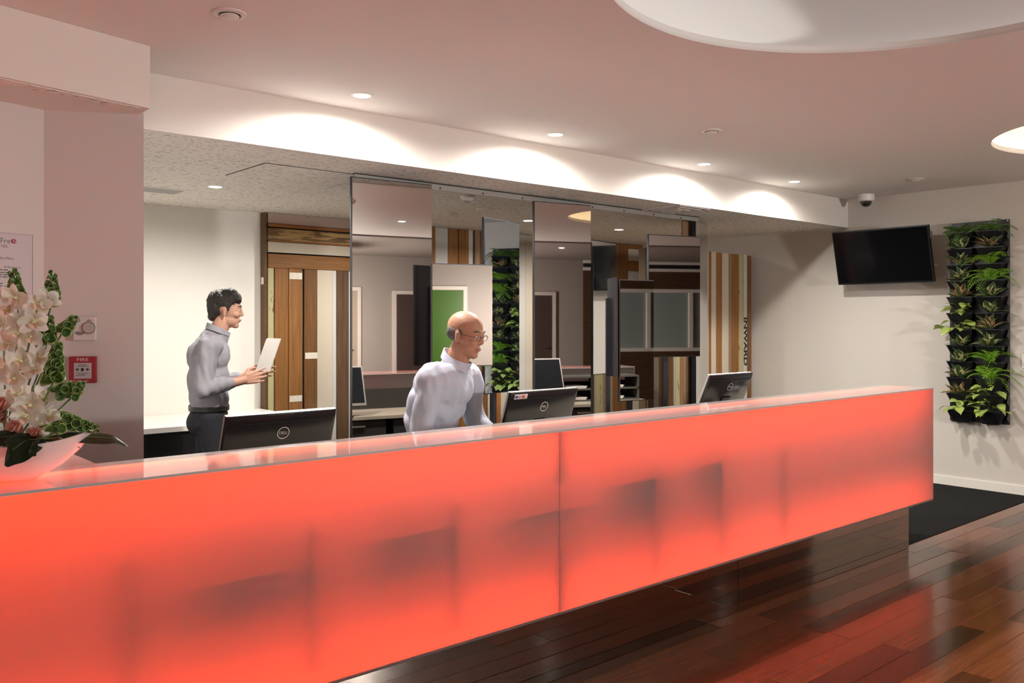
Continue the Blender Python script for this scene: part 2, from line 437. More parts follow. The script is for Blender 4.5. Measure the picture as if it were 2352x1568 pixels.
BX0, BX1, BY0, BY1 = 1.0, XR - 0.012, 0.44, 2.675
nrow = int(round((BY1 - BY0) / PW)); PW = (BY1 - BY0) / nrow
plank_count = 0
for r in range(nrow):
    y0 = BY0 + r * PW; x = BX0 + RND.uniform(-0.9, 0.0)
    while x < BX1 - 0.01:
        ln = RND.choice((0.9, 1.2, 1.5, 1.8)) * RND.uniform(0.85, 1.15)
        xe = min(x + ln, BX1); xs = max(x, BX0)
        if BX1 - xe < 0.3: xe = BX1
        if xe - xs > 0.02:
            bm = bmesh.new(); hl = (xe - xs) / 2 - 0.0006
            box(bm, -hl, hl, -PW / 2 + 0.0006, PW / 2 - 0.0006, -0.012, 0.0, 0.0012)
            put('floorboard', mesh_of(bm, 'floorboard'), M_FLOOR, floor, loc=((xs + xe) / 2, y0 + PW / 2, RND.uniform(-0.0004, 0.0)), rot=(rad(RND.gauss(0, 0.30)), rad(RND.gauss(0, 0.02)), 0))
            plank_count += 1
        x = xe
for a in ((-3.3, BX0, YF - 0.1, BY1), (BX0, 13.1, YF - 0.1, BY0), (BX1 + 0.0, 13.1, BY0, 0.5)):
    bm = bmesh.new(); box(bm, a[0], a[1], a[2], a[3], -0.012, -0.0004); o = put('floor_boarding', mesh_of(bm, 'floor_boarding'), M_FLOOR2, floor); o['kind'] = 'stuff'
# charcoal carpet tiles beyond the boards
M_CARPET = plain('charcoal_carpet', (0.022, 0.022, 0.022), 0.95, spec=0.1, bump=1.0, bscale=420, var=0.75)
bm = bmesh.new(); box(bm, -3.3, XR, BY1 + 0.001, YB, -0.012, 0.004); put('carpet', mesh_of(bm, 'carpet'), M_CARPET, floor)
# ================================================================== reception counter
CT, CB = 1.05, 0.286        # top and underside of the glowing box
CY0, CY1 = 2.594, 2.950     # front and staff side
CX0, CX1 = -1.2, 6.04
JX = 2.51                   # panel joint
def acrylic(name, dc, tc_, mixf, ior, rg):
    m, nt, b = nodes_of(name); L = nt.links.new
    nt.nodes.remove(b)
    df = nt.nodes.new('ShaderNodeBsdfDiffuse'); df.inputs[0].default_value = (dc, dc * 0.98, dc * 0.96, 1)
    tr = nt.nodes.new('ShaderNodeBsdfTranslucent'); tr.inputs[0].default_value = (tc_, tc_ * 0.98, tc_ * 0.96, 1)
    mx = nt.nodes.new('ShaderNodeMixShader'); mx.inputs[0].default_value = mixf
    L(df.outputs[0], mx.inputs[1]); L(tr.outputs[0], mx.inputs[2])
    gl = nt.nodes.new('ShaderNodeBsdfGlossy'); gl.inputs['Roughness'].default_value = rg; gl.inputs[0].default_value = (1, 1, 1, 1)
    fr = nt.nodes.new('ShaderNodeFresnel'); fr.inputs[0].default_value = ior
    m2 = nt.nodes.new('ShaderNodeMixShader'); L(fr.outputs[0], m2.inputs[0]); L(mx.outputs[0], m2.inputs[1]); L(gl.outputs[0], m2.inputs[2])
    L(m2.outputs[0], nt.nodes['Material Output'].inputs[0])
    return m
def clear():
    m, nt, b = nodes_of('acrylic_inner'); nt.nodes.remove(b)
    t = nt.nodes.new('ShaderNodeBsdfTransparent'); nt.links.new(t.outputs[0], nt.nodes['Material Output'].inputs[0])
    return m
M_OPAL, M_OPAL_LIT, M_CLEAR = acrylic('opal_acrylic', 0.20, 0.46, 0.74, 1.30, 0.40), acrylic('opal_acrylic_lightened', 0.85, 0.54, 0.60, 1.47, 0.05), clear()  # same acrylic twice; the top copy has extra light put in its colour
M_EDGE = plain('acrylic_edge', (0.42, 0.37, 0.35), 0.4)
M_INNER = plain('lightbox_white', (0.90, 0.88, 0.87), 0.7)
M_DARKLAM = plain('charcoal_laminate', (0.030, 0.029, 0.028), 0.45)
M_DESK = plain('desk_laminate', (0.42, 0.38, 0.32), 0.4, bump=0.02, var=0.05, bscale=90)
M_PLINTH = plain('smoked_mirror', (0.48, 0.41, 0.36), 0.03, 1.0)

ctr = thing('reception_counter', 'long reception counter of glowing red translucent panels on a mirrored plinth', 'counter', (CX0, CY0, 0))
def panel(name, x0, x1, y0, y1, z0, z1, out):
    """sheet of opal acrylic; only its outer face scatters, the inner face is clear"""
    bm = bmesh.new(); fs = box(bm, x0, x1, y0, y1, z0, z1)
    for f in fs:
        f.normal_update(); n = f.normal; c = f.calc_center_median()
        mid = Vector(((x0 + x1) / 2, (y0 + y1) / 2, (z0 + z1) / 2)); v = (c - mid)
        v.normalize()
        if v.dot(Vector(out)) > 0.99: f.material_index = 0
        elif v.dot(Vector(out)) < -0.99: f.material_index = 1
        else: f.material_index = 2 if name == 'top_panel' else 0
    return wput(name, mesh_of(bm, name), [M_OPAL_LIT if name == 'top_panel' else M_OPAL, M_CLEAR, M_EDGE], ctr)
TH = 0.008
for a, b in ((CX0, JX - 0.0002), (JX + 0.0002, CX1)):
    panel('front_panel', a, b, CY0, CY0 + TH, CB, CT - TH - 0.001, (0, -1, 0))
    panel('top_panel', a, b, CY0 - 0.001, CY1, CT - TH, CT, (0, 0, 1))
panel('end_panel', CX1 - TH, CX1, CY0 + TH + 0.001, CY1, CB, CT - TH - 0.001, (1, 0, 0))
bm = bmesh.new(); prism(bm, [(CX0, CY1 + 0.001), (0.812, CY1 + 0.001), (0.812, 4.235), (CX0, 3.660)], CT - TH, CT)
bm.faces.ensure_lookup_table()
for f in bm.faces: f.material_index = 2
bm.faces[0].material_index = 1; bm.faces[1].material_index = 0
wput('top_panel', mesh_of(bm, 'top_panel'), [M_OPAL_LIT, M_CLEAR, M_EDGE], ctr)
bm = bmesh.new(); prism(bm, [(CX0, CY1 + 0.005), (0.80, CY1 + 0.005), (0.80, 4.225), (CX0, 3.650)], 0.70, 0.712); wput('wing_floor', mesh_of(bm, 'wing_floor'), M_INNER, ctr)
panel('side_panel', 0.804, 0.812, CY1 + 0.001, 4.20, 0.72, CT - TH - 0.001, (1, 0, 0))
# light box: floor, staff-side back, ribs
bm = bmesh.new(); box(bm, CX0, CX1 - TH - 0.001, CY0 + TH + 0.001, CY1, CB, CB + 0.012); wput('box_floor', mesh_of(bm, 'box_floor'), M_INNER, ctr)
bm = bmesh.new(); box(bm, CX0, CX1 - TH - 0.001, CY1 - 0.03, CY1 - 0.012, CB + 0.013, 0.90); wput('back_board', mesh_of(bm, 'back_board'), M_INNER, ctr)
panel('back_panel', 0.815, CX1 - TH - 0.001, CY1 - 0.011, CY1 - 0.003, 0.92, CT - TH - 0.001, (0, 1, 0))
bm = bmesh.new(); box(bm, 0.815, CX1, CY1 - 0.011, CY1, 0.02, 0.919); wput('staff_fascia', mesh_of(bm, 'staff_fascia'), M_DARKLAM, ctr)
M_RIB = plain('clear_rib', (0.78, 0.75, 0.74), 0.5)
for px in (290, 722, 1050, 1508, 1660, 1800):
    x = at_y(px, CY0)[0]
    bm = bmesh.new(); box(bm, x - 0.003, x + 0.003, CY0 + TH + 0.004, CY0 + 0.06, CB + 0.06, CT - 0.22); wput('rib', mesh_of(bm, 'rib'), M_RIB, ctr)
for z0, z1 in ((CB + 0.02, 0.50), (0.86, CT - 0.015)):
    x = at_y(1290, CY0)[0]
    bm = bmesh.new(); box(bm, x - 0.016, x + 0.016, CY0 + 0.035, CY0 + 0.05, z0, z1); wput('joint_strip', mesh_of(bm, 'joint_strip'), plain('joint_grey', (0.70, 0.66, 0.65), 0.6), ctr)
# control gear boxes inside: their shade shows through the opal sheet
M_GEAR = plain('gear_grey', (0.88, 0.86, 0.85), 0.6)
for a, b, z0, z1 in ((400, 660, 0.43, 0.86), (815, 1000, 0.44, 0.88), (1120, 1300, 0.47, 0.87), (1365, 1497, 0.45, 0.90), (1553, 1630, 0.47, 0.91)):
    x0, x1 = at_y(a, CY0 + 0.1)[0], at_y(b, CY0 + 0.1)[0]
    bm = bmesh.new(); box(bm, x0, x1, CY0 + 0.118, CY0 + 0.19, z0, z1, 0.045); wput('gear_box', mesh_of(bm, 'gear_box', True), M_GEAR, ctr)
# mirrored plinth
PY, PXE, PSEAM = 2.633, 5.76, 3.83
for a, b in ((CX0, PSEAM - 0.0015), (PSEAM + 0.0015, PXE)):
    bm = bmesh.new(); box(bm, a, b, PY, PY + 0.006, 0.002, CB - 0.001); wput('plinth_panel', mesh_of(bm, 'plinth_panel'), M_PLINTH, ctr)
bm = bmesh.new(); box(bm, PXE - 0.006, PXE, PY + 0.007, CY1 - 0.02, 0.002, CB - 0.001); wput('plinth_end', mesh_of(bm, 'plinth_end'), M_PLINTH, ctr)
bm = bmesh.new(); box(bm, CX0, PXE - 0.007, PY + 0.007, PY + 0.02, 0.002, CB - 0.001); wput('plinth_core', mesh_of(bm, 'plinth_core'), M_DARKLAM, ctr)
# LED strips (aluminium channels with red light)
M_ALU = plain('aluminium', (0.55, 0.55, 0.55), 0.4, 1.0)
LEDS = []
for z, rx in ((CB + 0.035, -42), (CT - 0.045, 20)):
    bm = bmesh.new(); box(bm, CX0 + 0.02, CX1 - 0.15, CY0 + 0.275, CY0 + 0.295, z - 0.010, z + 0.010); wput('led_channel', mesh_of(bm, 'led_channel'), M_ALU, ctr)
    nseg = 3; L = (CX1 - 0.08 - CX0 - 0.02) / nseg
    for i in range(nseg):
        area('led_light', (CX0 + 0.02 + (i + 0.5) * L, CY0 + 0.270, z), (rad(-90 - rx), 0, 0), L - 0.01, 0.014, W_LED / nseg, C_LED)
area('led_light', (0.15, 3.30, 0.76), (rad(200), 0, 0), 1.1, 0.03, W_LED * 0.22, C_LED)
# brown strike plate on the counter end
bm = bmesh.new(); box(bm, CX1, CX1 + 0.022, CY0 + 0.05, CY0 + 0.10, 0.735, 0.805, 0.003); wput('end_bracket', mesh_of(bm, 'end_bracket'), plain('bronze_plate', (0.06, 0.035, 0.02), 0.4, 0.5), ctr)

# staff desk behind the counter
desk = thing('staff_desk', 'grey-beige staff desk running behind the glowing counter', 'desk', (0.95, CY1, 0))
bm = bmesh.new(); box(bm, 0.95, 6.0, CY1 + 0.002, 3.50, 0.72, 0.75, 0.003); wput('desk_top', mesh_of(bm, 'desk_top'), M_DESK, desk)
for x in (0.96, 2.6, 4.3, 5.97):
    bm = bmesh.new(); box(bm, x, x + 0.025, CY1 + 0.004, 3.46, 0.005, 0.719); wput('gable', mesh_of(bm, 'gable'), M_DARKLAM, desk)
M_HANDLE = plain('brushed_steel', (0.62, 0.60, 0.57), 0.3, 1.0)
for k, x0 in enumerate((2.0, 3.0, 3.62, 5.0)):
    cab = thing('drawer_unit', ['charcoal drawer unit under the desk nearest the flowers', 'charcoal drawer unit under the desk beside the bald man', 'charcoal drawer unit under the desk right of the sticker monitor', 'charcoal drawer unit under the desk by the far monitor'][k], 'drawer unit', (x0, 2.96, 0), group='drawer units under the staff desk')
    bm = bmesh.new(); box(bm, 0, 0.56, 0, 0.5, 0.005, 0.715); put('carcass', mesh_of(bm, 'carcass'), M_DARKLAM, cab)
    for z0, z1 in ((0.01, 0.36), (0.365, 0.53), (0.535, 0.71)):
        bm = bmesh.new(); box(bm, 0.003, 0.557, 0.501, 0.519, z0, z1, 0.002); dr = put('drawer_front', mesh_of(bm, 'drawer_front'), M_DARKLAM, cab)
        bm = bmesh.new(); box(bm, 0.18, 0.38, 0.5195, 0.535, z1 - 0.05, z1 - 0.035, 0.002); put('handle', mesh_of(bm, 'handle'), M_HANDLE, dr)
# pigeon-hole shelf on the desk, with papers
sh = thing('letter_tray_shelf', 'grey pigeon-hole shelf on the desk beyond the far monitor, reflected in the tall middle mirror', 'shelf', (5.10, CY1 + 0.01, 0.75))
bm = bmesh.new()
for z in (0.0, 0.105, 0.22): box(bm, 0, 0.84, 0, 0.3, z, z + 0.015)
for x in (0, 0.41, 0.825): box(bm, x, x + 0.015, 0, 0.3, 0.0155, 0.2195)
put('shelf_body', mesh_of(bm, 'shelf_body'), plain('shelf_grey', (0.10, 0.10, 0.095), 0.5), sh)
M_PAPER = plain('paper', (0.80, 0.79, 0.77), 0.6)
pp = 0
for x, z in ((0.05, 0.121), (0.46, 0.121), (0.05, 0.016), (0.46, 0.016)):
    bm = bmesh.new()
    for j in range(4): box(bm, j * 0.004, 0.21 + j * 0.004, 0.0, 0.25, j * 0.006, j * 0.006 + 0.005)
    tag(put('paper_stack', mesh_of(bm, 'paper_stack'), M_PAPER, None, loc=(5.10 + x, CY1 + 0.06, 0.75 + z)), ['stack of white paper in the upper left pigeon hole', 'stack of white paper in the upper right pigeon hole', 'stack of white paper in the lower left pigeon hole', 'stack of white paper in the lower right pigeon hole'][pp], 'paper'); pp += 1

# white bench along the rear wall
bench = thing('rear_bench', 'white-topped bench with black front along the rear wall beside the standing man', 'bench', (1.34, 6.27, 0))
bm = bmesh.new(); box(bm, 1.335, 3.28, 6.27, YB - 0.002, 0.71, 0.75, 0.003); wput('bench_top', mesh_of(bm, 'bench_top'), plain('bench_white', (0.74, 0.71, 0.66), 0.35), bench)
for i in range(3):
    x0 = 1.34 + i * 0.645
    bm = bmesh.new(); box(bm, x0, x0 + 0.64, 6.30, 6.318, 0.10, 0.705, 0.002); wput('bench_door', mesh_of(bm, 'bench_door'), plain('black_laminate', (0.012, 0.011, 0.011), 0.35), bench)
bm = bmesh.new(); box(bm, 1.34, 3.27, 6.32, YB - 0.003, 0.005, 0.7095); wput('bench_carcass', mesh_of(bm, 'bench_carcass'), M_DARKLAM, bench)
# ================================================================== lamps and ceiling fittings
M_RING = plain('lamp_ring', (0.82, 0.81, 0.79), 0.35)
M_LENS = emitter('lamp_lens', (1.0, 0.97, 0.92), 14.0)
def downlight(x, y, z, watts, label, group, c=C_WARM, angle=172, blend=0.9):
    t = thing('downlight', label, 'ceiling light', (x, y, z), group=group)
    bm = bmesh.new(); lathe(bm, [(0.043, -0.0005), (0.045, -0.006), (0.057, -0.004), (0.060, -0.0005)], 28); put('trim_ring', mesh_of(bm, 'trim_ring', True), M_RING, t)
    bm = bmesh.new(); lathe(bm, [(0.0, -0.0035), (0.043, -0.0035)], 28); put('lens', mesh_of(bm, 'lens', True), M_LENS, t)
    l = D.lights.new('spot', 'SPOT'); l.energy = watts * 4; l.color = c; l.spot_size = rad(angle); l.spot_blend = blend; l.shadow_soft_size = 0.035
    o = D.objects.new('spot', l); COL.objects.link(o); o.location = (0, 0, -0.025); o.parent = t
ORD = ['nearest', 'second', 'third', 'farthest']
for i, (x, y) in enumerate(((2.456, 4.06), (3.92, 4.085), (5.52, 4.10), (6.80, 4.10))):
    downlight(x, y, ZC, W_COUNTER_ROW * (1.0, 1.0, 0.92, 0.52)[i], 'round downlight in the ceiling along the bulkhead, %s of the row' % ORD[i], 'downlights along the bulkhead')
for i, (x, y) in enumerate(((2.41, 5.93), (3.92, 6.0), (5.42, 6.02), (6.65, 6.0))):
    downlight(x, y, ZS, W_REAR_ROW, 'round downlight in the speckled soffit over the staff area, %s of the row' % ORD[i], 'downlights over the staff area', angle=174, blend=0.75)
i = 0
for x, y in ((0.6, -2.4), (1.9, -3.6), (7.2, -2.4), (10.5, -2.2), (5.0, 0.2), (-1.4, 0.8)):  # downlights added out of view for general fill
    downlight(x, y, ZC - (0.02 if y < -1.6 else 0), W_LOBBY_FILL, ['added fill downlight nearest the left fill globe', 'added fill downlight nearest the green lobby door', 'added fill downlight nearest the brown lobby door', 'added fill downlight in front of the veneered window wall', 'added fill downlight in the ceiling between the two round recesses', 'added fill downlight beside the large ceiling recess, left of the viewer'][i], 'added fill downlights in the lobby', angle=140); i += 1

GZ = (1.98, 1.98, 1.75); GR = (0.15, 0.15, 0.22)
for i, (x, y) in enumerate(((-1.1, -1.3), (-1.6, -3.4), (5.0, -3.1))):  # glowing globes added out of view to brighten walls and ceiling
    t = thing('fill_globe', ['white globe added as unseen fill light close behind the viewer', 'white globe added as unseen fill light by the left lobby wall', 'white globe added as unseen fill light between the green and taupe lobby doors'][i], 'added fill lamp', (x, y, GZ[i]), group='added fill globes in the lobby')
    bm = bmesh.new(); lathe(bm, [(GR[i] * math.sin(PI * k / 16), -GR[i] * math.cos(PI * k / 16)) for k in range(17)], 28); put('globe', mesh_of(bm, 'globe', True), emitter('fill_opal_%d' % i, (1.0, 0.97, 0.93), L_FILL_GLOBE[i]), t)
    bm = bmesh.new(); lathe(bm, [(0.0, GR[i]), (0.03, GR[i] + 0.002), (0.03, GR[i] + 0.04), (0, GR[i] + 0.04)], 12); put('cap', mesh_of(bm, 'cap', True), M_RING, t)
    if i == 2:  # dome added over the strongest globe to keep its glow off the ceiling
        bm = bmesh.new(); lathe(bm, [(0.03, 0.262), (0.15, 0.235), (0.24, 0.175), (0.27, 0.115), (0.266, 0.115), (0.236, 0.171), (0.148, 0.230), (0.03, 0.256)], 36); put('shade', mesh_of(bm, 'shade', True), plain('fill_shade', (0.30, 0.29, 0.28), 0.4), t)
    bm = bmesh.new(); tube(bm, [(0, 0, GR[i] + 0.04), (0, 0, ZC - GZ[i] - (0.0205 if y < -1.6 else 0.0005))], 0.004, 6); put('cord', mesh_of(bm, 'cord'), plain('cord_grey', (0.2, 0.2, 0.2), 0.6), t)
M_FIT = plain('fitting_white', (0.74, 0.71, 0.68), 0.4)
M_DARKGAP = plain('dark_gap', (0.03, 0.028, 0.026), 0.7)
for i, (x, y) in enumerate(((1.41, 3.325), (4.60, 3.36), (7.48, 3.355))):
    t = thing('air_valve', ['round white air valve in the ceiling at the upper left', 'round white air valve in the ceiling above the middle monitor', 'small far air valve in the ceiling above the television'][i], 'air valve', (x, y, ZC), group='round air valves in the lobby ceiling')
    bm = bmesh.new(); lathe(bm, [(0.0655, -0.0005), (0.064, -0.006), (0.045, -0.010), (0.042, -0.004), (0.042, 0.0)], 32); put('outer_ring', mesh_of(bm, 'outer_ring', True), M_FIT, t)
    bm = bmesh.new(); lathe(bm, [(0.0, -0.0006), (0.042, -0.0006)], 32); put('throat', mesh_of(bm, 'throat'), M_DARKGAP, t)
    bm = bmesh.new(); lathe(bm, [(0, -0.020), (0.030, -0.018), (0.036, -0.013), (0.036, -0.010), (0.0, -0.010)], 32); cc = put('centre_disc', mesh_of(bm, 'centre_disc', True), M_FIT, t)
    bm = bmesh.new(); lathe(bm, [(0.006, -0.010), (0.006, -0.0007)], 10); put('spindle', mesh_of(bm, 'spindle'), M_FIT, t)
# dome security camera
t = thing('dome_camera', 'white dome security camera with dark glass on the ceiling by the television', 'camera', (8.04, 4.085, ZC))
bm = bmesh.new(); lathe(bm, [(0.0, -0.0005), (0.076, -0.0005), (0.078, -0.045), (0.072, -0.062), (0.052, -0.066)], 32); put('housing', mesh_of(bm, 'housing', True), plain('camera_white', (0.80, 0.79, 0.78), 0.35), t)
bm = bmesh.new(); lathe(bm, [(0.052, -0.062), (0.050, -0.085), (0.038, -0.105), (0.02, -0.115), (0, -0.118)], 32); put('dome', mesh_of(bm, 'dome', True), plain('smoked_dome', (0.02, 0.02, 0.022), 0.06, spec=0.8), t)
# soffit fittings
def slot_vent(px0, py0, px1, py1):
    x0, y0 = at_z(px0, py0, ZS); x1, y1 = at_z(px1, py1, ZS)
    return x0, y0, x1, y1
xv, yv = at_z(375, 436, ZS)
t = thing('slot_diffuser', 'grey slot air diffuser in the soffit beside the left pillar', 'air vent', (xv - 0.35, yv, ZS))
bm = bmesh.new()
for a in ((-0.25, 0.48, -0.12, -0.105), (-0.25, 0.48, 0.105, 0.12), (-0.25, -0.235, -0.105, 0.105), (0.465, 0.48, -0.105, 0.105)): box(bm, a[0], a[1], a[2], a[3], -0.008, -0.0005)
put('frame', mesh_of(bm, 'frame'), M_FIT, t)
for k in range(5):
    bm = bmesh.new(); y = -0.08 + k * 0.04
    v = [bm.verts.new(q) for q in ((-0.234, y - 0.016, -0.002), (0.464, y - 0.016, -0.002), (0.464, y + 0.012, -0.012), (-0.234, y + 0.012, -0.012))]
    bm.faces.new(v); e = bmesh.ops.extrude_face_region(bm, geom=list(bm.faces)); bmesh.ops.translate(bm, vec=(0, 0.002, 0.0015), verts=[q for q in e['geom'] if isinstance(q, bmesh.types.BMVert)])
    put('blade', mesh_of(bm, 'blade'), plain('vent_grey', (0.40, 0.39, 0.37), 0.5), t)
# access hatch: a tile set into a thin dark frame
c = [at_z(px, py, ZS) for px, py in ((610, 408), (681, 386), (806, 403), (745, 424))]
hx0, hx1 = 2.28, 3.02; hy0, hy1 = 4.86, 5.42
t = thing('access_hatch', 'square speckled access hatch with thin dark outline in the soffit', 'hatch', ((hx0 + hx1) / 2, (hy0 + hy1) / 2, ZS))
bm = bmesh.new(); box(bm, hx0, hx1, hy0, hy1, ZS - 0.004, ZS - 0.0005); wput('hatch_tile', mesh_of(bm, 'hatch_tile'), M_TILE, t)
bm = bmesh.new()
for a in ((hx0 - 0.008, hx0, hy0 - 0.008, hy1 + 0.008), (hx1, hx1 + 0.008, hy0 - 0.008, hy1 + 0.008), (hx0, hx1, hy0 - 0.008, hy0), (hx0, hx1, hy1, hy1 + 0.008)): box(bm, a[0], a[1], a[2], a[3], ZS - 0.003, ZS - 0.0004)
wput('hatch_gap', mesh_of(bm, 'hatch_gap'), plain('hatch_shadow_gap', (0.10, 0.09, 0.09), 0.7), t)
# square diffuser at the right end of the mirror rail
xs, ys = 5.80, 4.595
t = thing('square_diffuser', 'square white air diffuser with nested frames in the soffit by the mirror rail', 'air vent', (xs, ys, ZS))
for k, (r0, r1, zz) in enumerate(((0.20, 0.182, -0.012), (0.15, 0.122, -0.016), (0.09, 0.064, -0.020), (0.034, 0.0, -0.022))):
    bm = bmesh.new()
    if r1 > 0:
        for a in ((-r0, r0, -r0, -r1), (-r0, r0, r1, r0), (-r0, -r1, -r1, r1), (r1, r0, -r1, r1)): box(bm, a[0], a[1], a[2], a[3], zz, -0.0005 if k == 0 else zz + 0.010)
    else: box(bm, -r0, r0, -r0, r0, zz, -0.0005)
    put('diffuser_frame', mesh_of(bm, 'diffuser_frame'), M_FIT, t)
bm = bmesh.new(); box(bm, -0.181, 0.181, -0.181, 0.181, -0.0024, -0.0006); put('plenum', mesh_of(bm, 'plenum'), plain('vent_dark', (0.12, 0.115, 0.11), 0.6), t)
# smoke detector and small fittings
xs, ys = at_z(1073, 450, ZS)
t = thing('smoke_detector', 'white conical smoke detector hanging from the soffit behind the mirrors', 'smoke detector', (xs, ys, ZS))
bm = bmesh.new(); lathe(bm, [(0, -0.0005), (0.052, -0.0005), (0.050, -0.018), (0.040, -0.030), (0.026, -0.036)], 28); put('base', mesh_of(bm, 'base', True), M_FIT, t)
bm = bmesh.new(); lathe(bm, [(0.026, -0.034), (0.024, -0.048), (0, -0.050)], 24); put('sensor_cap', mesh_of(bm, 'sensor_cap', True), plain('sensor_grey', (0.35, 0.33, 0.32), 0.5), t)
for k, (px, py) in enumerate(((1033, 491), (1114, 480))):
    xs, ys = at_z(px, py, ZS)
    bm = bmesh.new(); lathe(bm, [(0, -0.014), (0.030, -0.012), (0.034, -0.008), (0.070, -0.006), (0.074, -0.0005)], 28)
    tag(put('ceiling_speaker', mesh_of(bm, 'ceiling_speaker', True), M_FIT, None, loc=(xs, ys, ZS)), ['flat round speaker in the soffit left of the smoke detector', 'flat round speaker in the soffit right of the smoke detector'][k], 'speaker', 'flat round fittings in the soffit')
# ================================================================== recycled timber feature wall
W_HONEY = timber('honey_board', (0.172, 0.069, 0.018), (0.304, 0.139, 0.043))
W_BROWN = timber('brown_board', (0.125, 0.052, 0.017), (0.245, 0.115, 0.040))
W_DARK = timber('dark_board', (0.065, 0.030, 0.013), (0.135, 0.074, 0.036))
W_ORANGE = timber('orange_board', (0.224, 0.075, 0.017), (0.34, 0.135, 0.033))
W_CREAM = timber('cream_painted_board', (0.185, 0.086, 0.033), (0.277, 0.145, 0.059), (0.528, 0.455, 0.356), 0.73)
W_WHITE = timber('white_painted_board', (0.185, 0.086, 0.033), (0.277, 0.145, 0.059), (0.528, 0.495, 0.462), 0.70)
W_PINK = timber('pinkish_painted_board', (0.185, 0.066, 0.026), (0.297, 0.132, 0.053), (0.436, 0.310, 0.264), 0.74)
W_YELLOW = timber('flaking_yellow_board', (0.106, 0.066, 0.033), (0.224, 0.145, 0.066), (0.436, 0.383, 0.205), 0.60)
W_WEATHER = timber('weathered_board', (0.059, 0.033, 0.020), (0.264, 0.145, 0.059), (0.475, 0.297, 0.119), 0.50, wear_scale=(2.2, 26, 26))
W_TAN = timber('tan_board', (0.277, 0.165, 0.086), (0.383, 0.244, 0.139))
M_PATCH = plain('pale_paint_patch', (0.70, 0.64, 0.54), 0.6, bump=0.2, bscale=80, var=0.12)
YT = 7.03       # front of the boards
def board(parent, mat, x0, x1, z0, z1, y, th=0.022, vertical=True, name='plank'):
    """board with its grain along its length; parent is an unrotated empty"""
    cx, cz = (x0 + x1) / 2, (z0 + z1) / 2
    ln, wd = ((z1 - z0), (x1 - x0)) if vertical else ((x1 - x0), (z1 - z0))
    bm = bmesh.new(); box(bm, -ln / 2, ln / 2, -th / 2, th / 2, -wd / 2, wd / 2, min(0.002, wd / 8))
    return put(name, mesh_of(bm, name), mat, parent, loc=Vector((cx, y + th / 2, cz)) - parent.location, rot=(0, -PI / 2, 0) if vertical else (0, 0, 0))
tw = thing('timber_feature_wall', 'feature wall of recycled boards in brown, cream and yellow behind the hanging mirrors', 'timber wall', (3.32, YT, 0))
bm = bmesh.new(); box(bm, 3.322, XR - 0.01, YT + 0.05, YB - 0.002, 0.0, ZS - 0.002); wput('backing', mesh_of(bm, 'backing'), plain('backing_black', (0.010, 0.009, 0.008), 0.8), tw)
XT = lambda px: at_y(px, YT)[0]
xl, xr = XT(617.5), XT(806)
for mat, z0, z1, dy in ((W_PINK, 2.350, 2.438, 0), (W_ORANGE, 2.318, 2.346, -0.012), (W_WEATHER, 2.205, 2.308, 0), (W_ORANGE, 2.192, 2.203, -0.006), (W_CREAM, 2.098, 2.189, 0), (W_BROWN if False else W_HONEY, 1.964, 2.086, -0.004)):
    board(tw, mat, xl, xr, z0, z1, YT + dy + 0.012, vertical=False)
for mat, a, b, dy in ((W_YELLOW, 617.5, 630.5, 0), (W_HONEY, 633, 663.5, 0), (W_HONEY, 665, 694.5, 0), (W_TAN, 695.5, 698, 0.012), (W_BROWN, 701, 729.5, 0), (W_CREAM, 730.3, 765.5, 0), (W_WHITE, 766, 774.5, 0.004), (W_DARK, 775.2, 802.5, 0), (W_WHITE, 803.2, 806, 0.004)):
    board(tw, mat, XT(a), XT(b), 0.01, 1.962, YT + dy + 0.012)
for a, b, y0, y1 in ((665.3, 694.2, 626, 641), (665.3, 694.2, 908, 922), (701.2, 729.3, 809.5, 823.5)):
    x0, t0 = at_y(a, YT + 0.01); x1, t1 = at_y(b, YT + 0.01); t_ = (t0 + t1) / 2
    bm = bmesh.new(); box(bm, x0, x1, YT + 0.0108, YT + 0.0125, zed(y1, t_), zed(y0, t_)); wput('paint_patch', mesh_of(bm, 'paint_patch'), M_PATCH, tw)
# side return at the left edge
bm = bmesh.new(); box(bm, 3.296, 3.319, YT + 0.012, YB - 0.003, 0.01, 2.438, 0.002)
me = mesh_of(bm, 'side_plank'); wput('side_plank', me, W_DARK, tw)
bm = bmesh.new(); box(bm, 3.2945, 3.2958, YT + 0.03, YB - 0.02, 1.82, 1.88); wput('paint_patch', mesh_of(bm, 'paint_patch'), M_PATCH, tw)
# boards behind the mirrors
SEG = [(W_BROWN, 807, 835), (W_CREAM, 835.5, 870), (W_HONEY, 871, 905), (W_WHITE, 905.5, 940), (W_BROWN, 940.5, 970), (W_HONEY, 971, 1001.5),
       (W_WHITE, 1002, 1030.5), (W_HONEY, 1031, 1054.5), (W_HONEY, 1055.2, 1077.5), (W_WHITE, 1078, 1087.5), (W_DARK, 1088, 1092.5), (W_TAN, 1093, 1104), (W_BROWN, 1104.5, 1122),
       (W_CREAM, 1122.5, 1140), (W_ORANGE, 1140.5, 1152), (W_CREAM, 1152.5, 1172), (W_BROWN, 1172.5, 1194), (W_WHITE, 1194.5, 1208.5), (W_CREAM, 1209, 1226), (W_BROWN, 1226.5, 1250), (W_WHITE, 1250.5, 1275),
       (W_HONEY, 1275.5, 1300), (W_YELLOW, 1300.5, 1325), (W_BROWN, 1325.5, 1356), (W_PINK, 1356.5, 1368), (W_YELLOW, 1370, 1387), (W_TAN, 1387.5, 1409.5), (W_HONEY, 1410, 1426.5), (W_BROWN, 1427.5, 1444.5)]
for mat, a, b in SEG:
    board(tw, mat, XT(a), XT(b), 0.01, 2.438, YT + 0.012 + RND.uniform(-0.006, 0.006))
xa, xb = XT(1445), min(XT(1480), XR - 0.012)
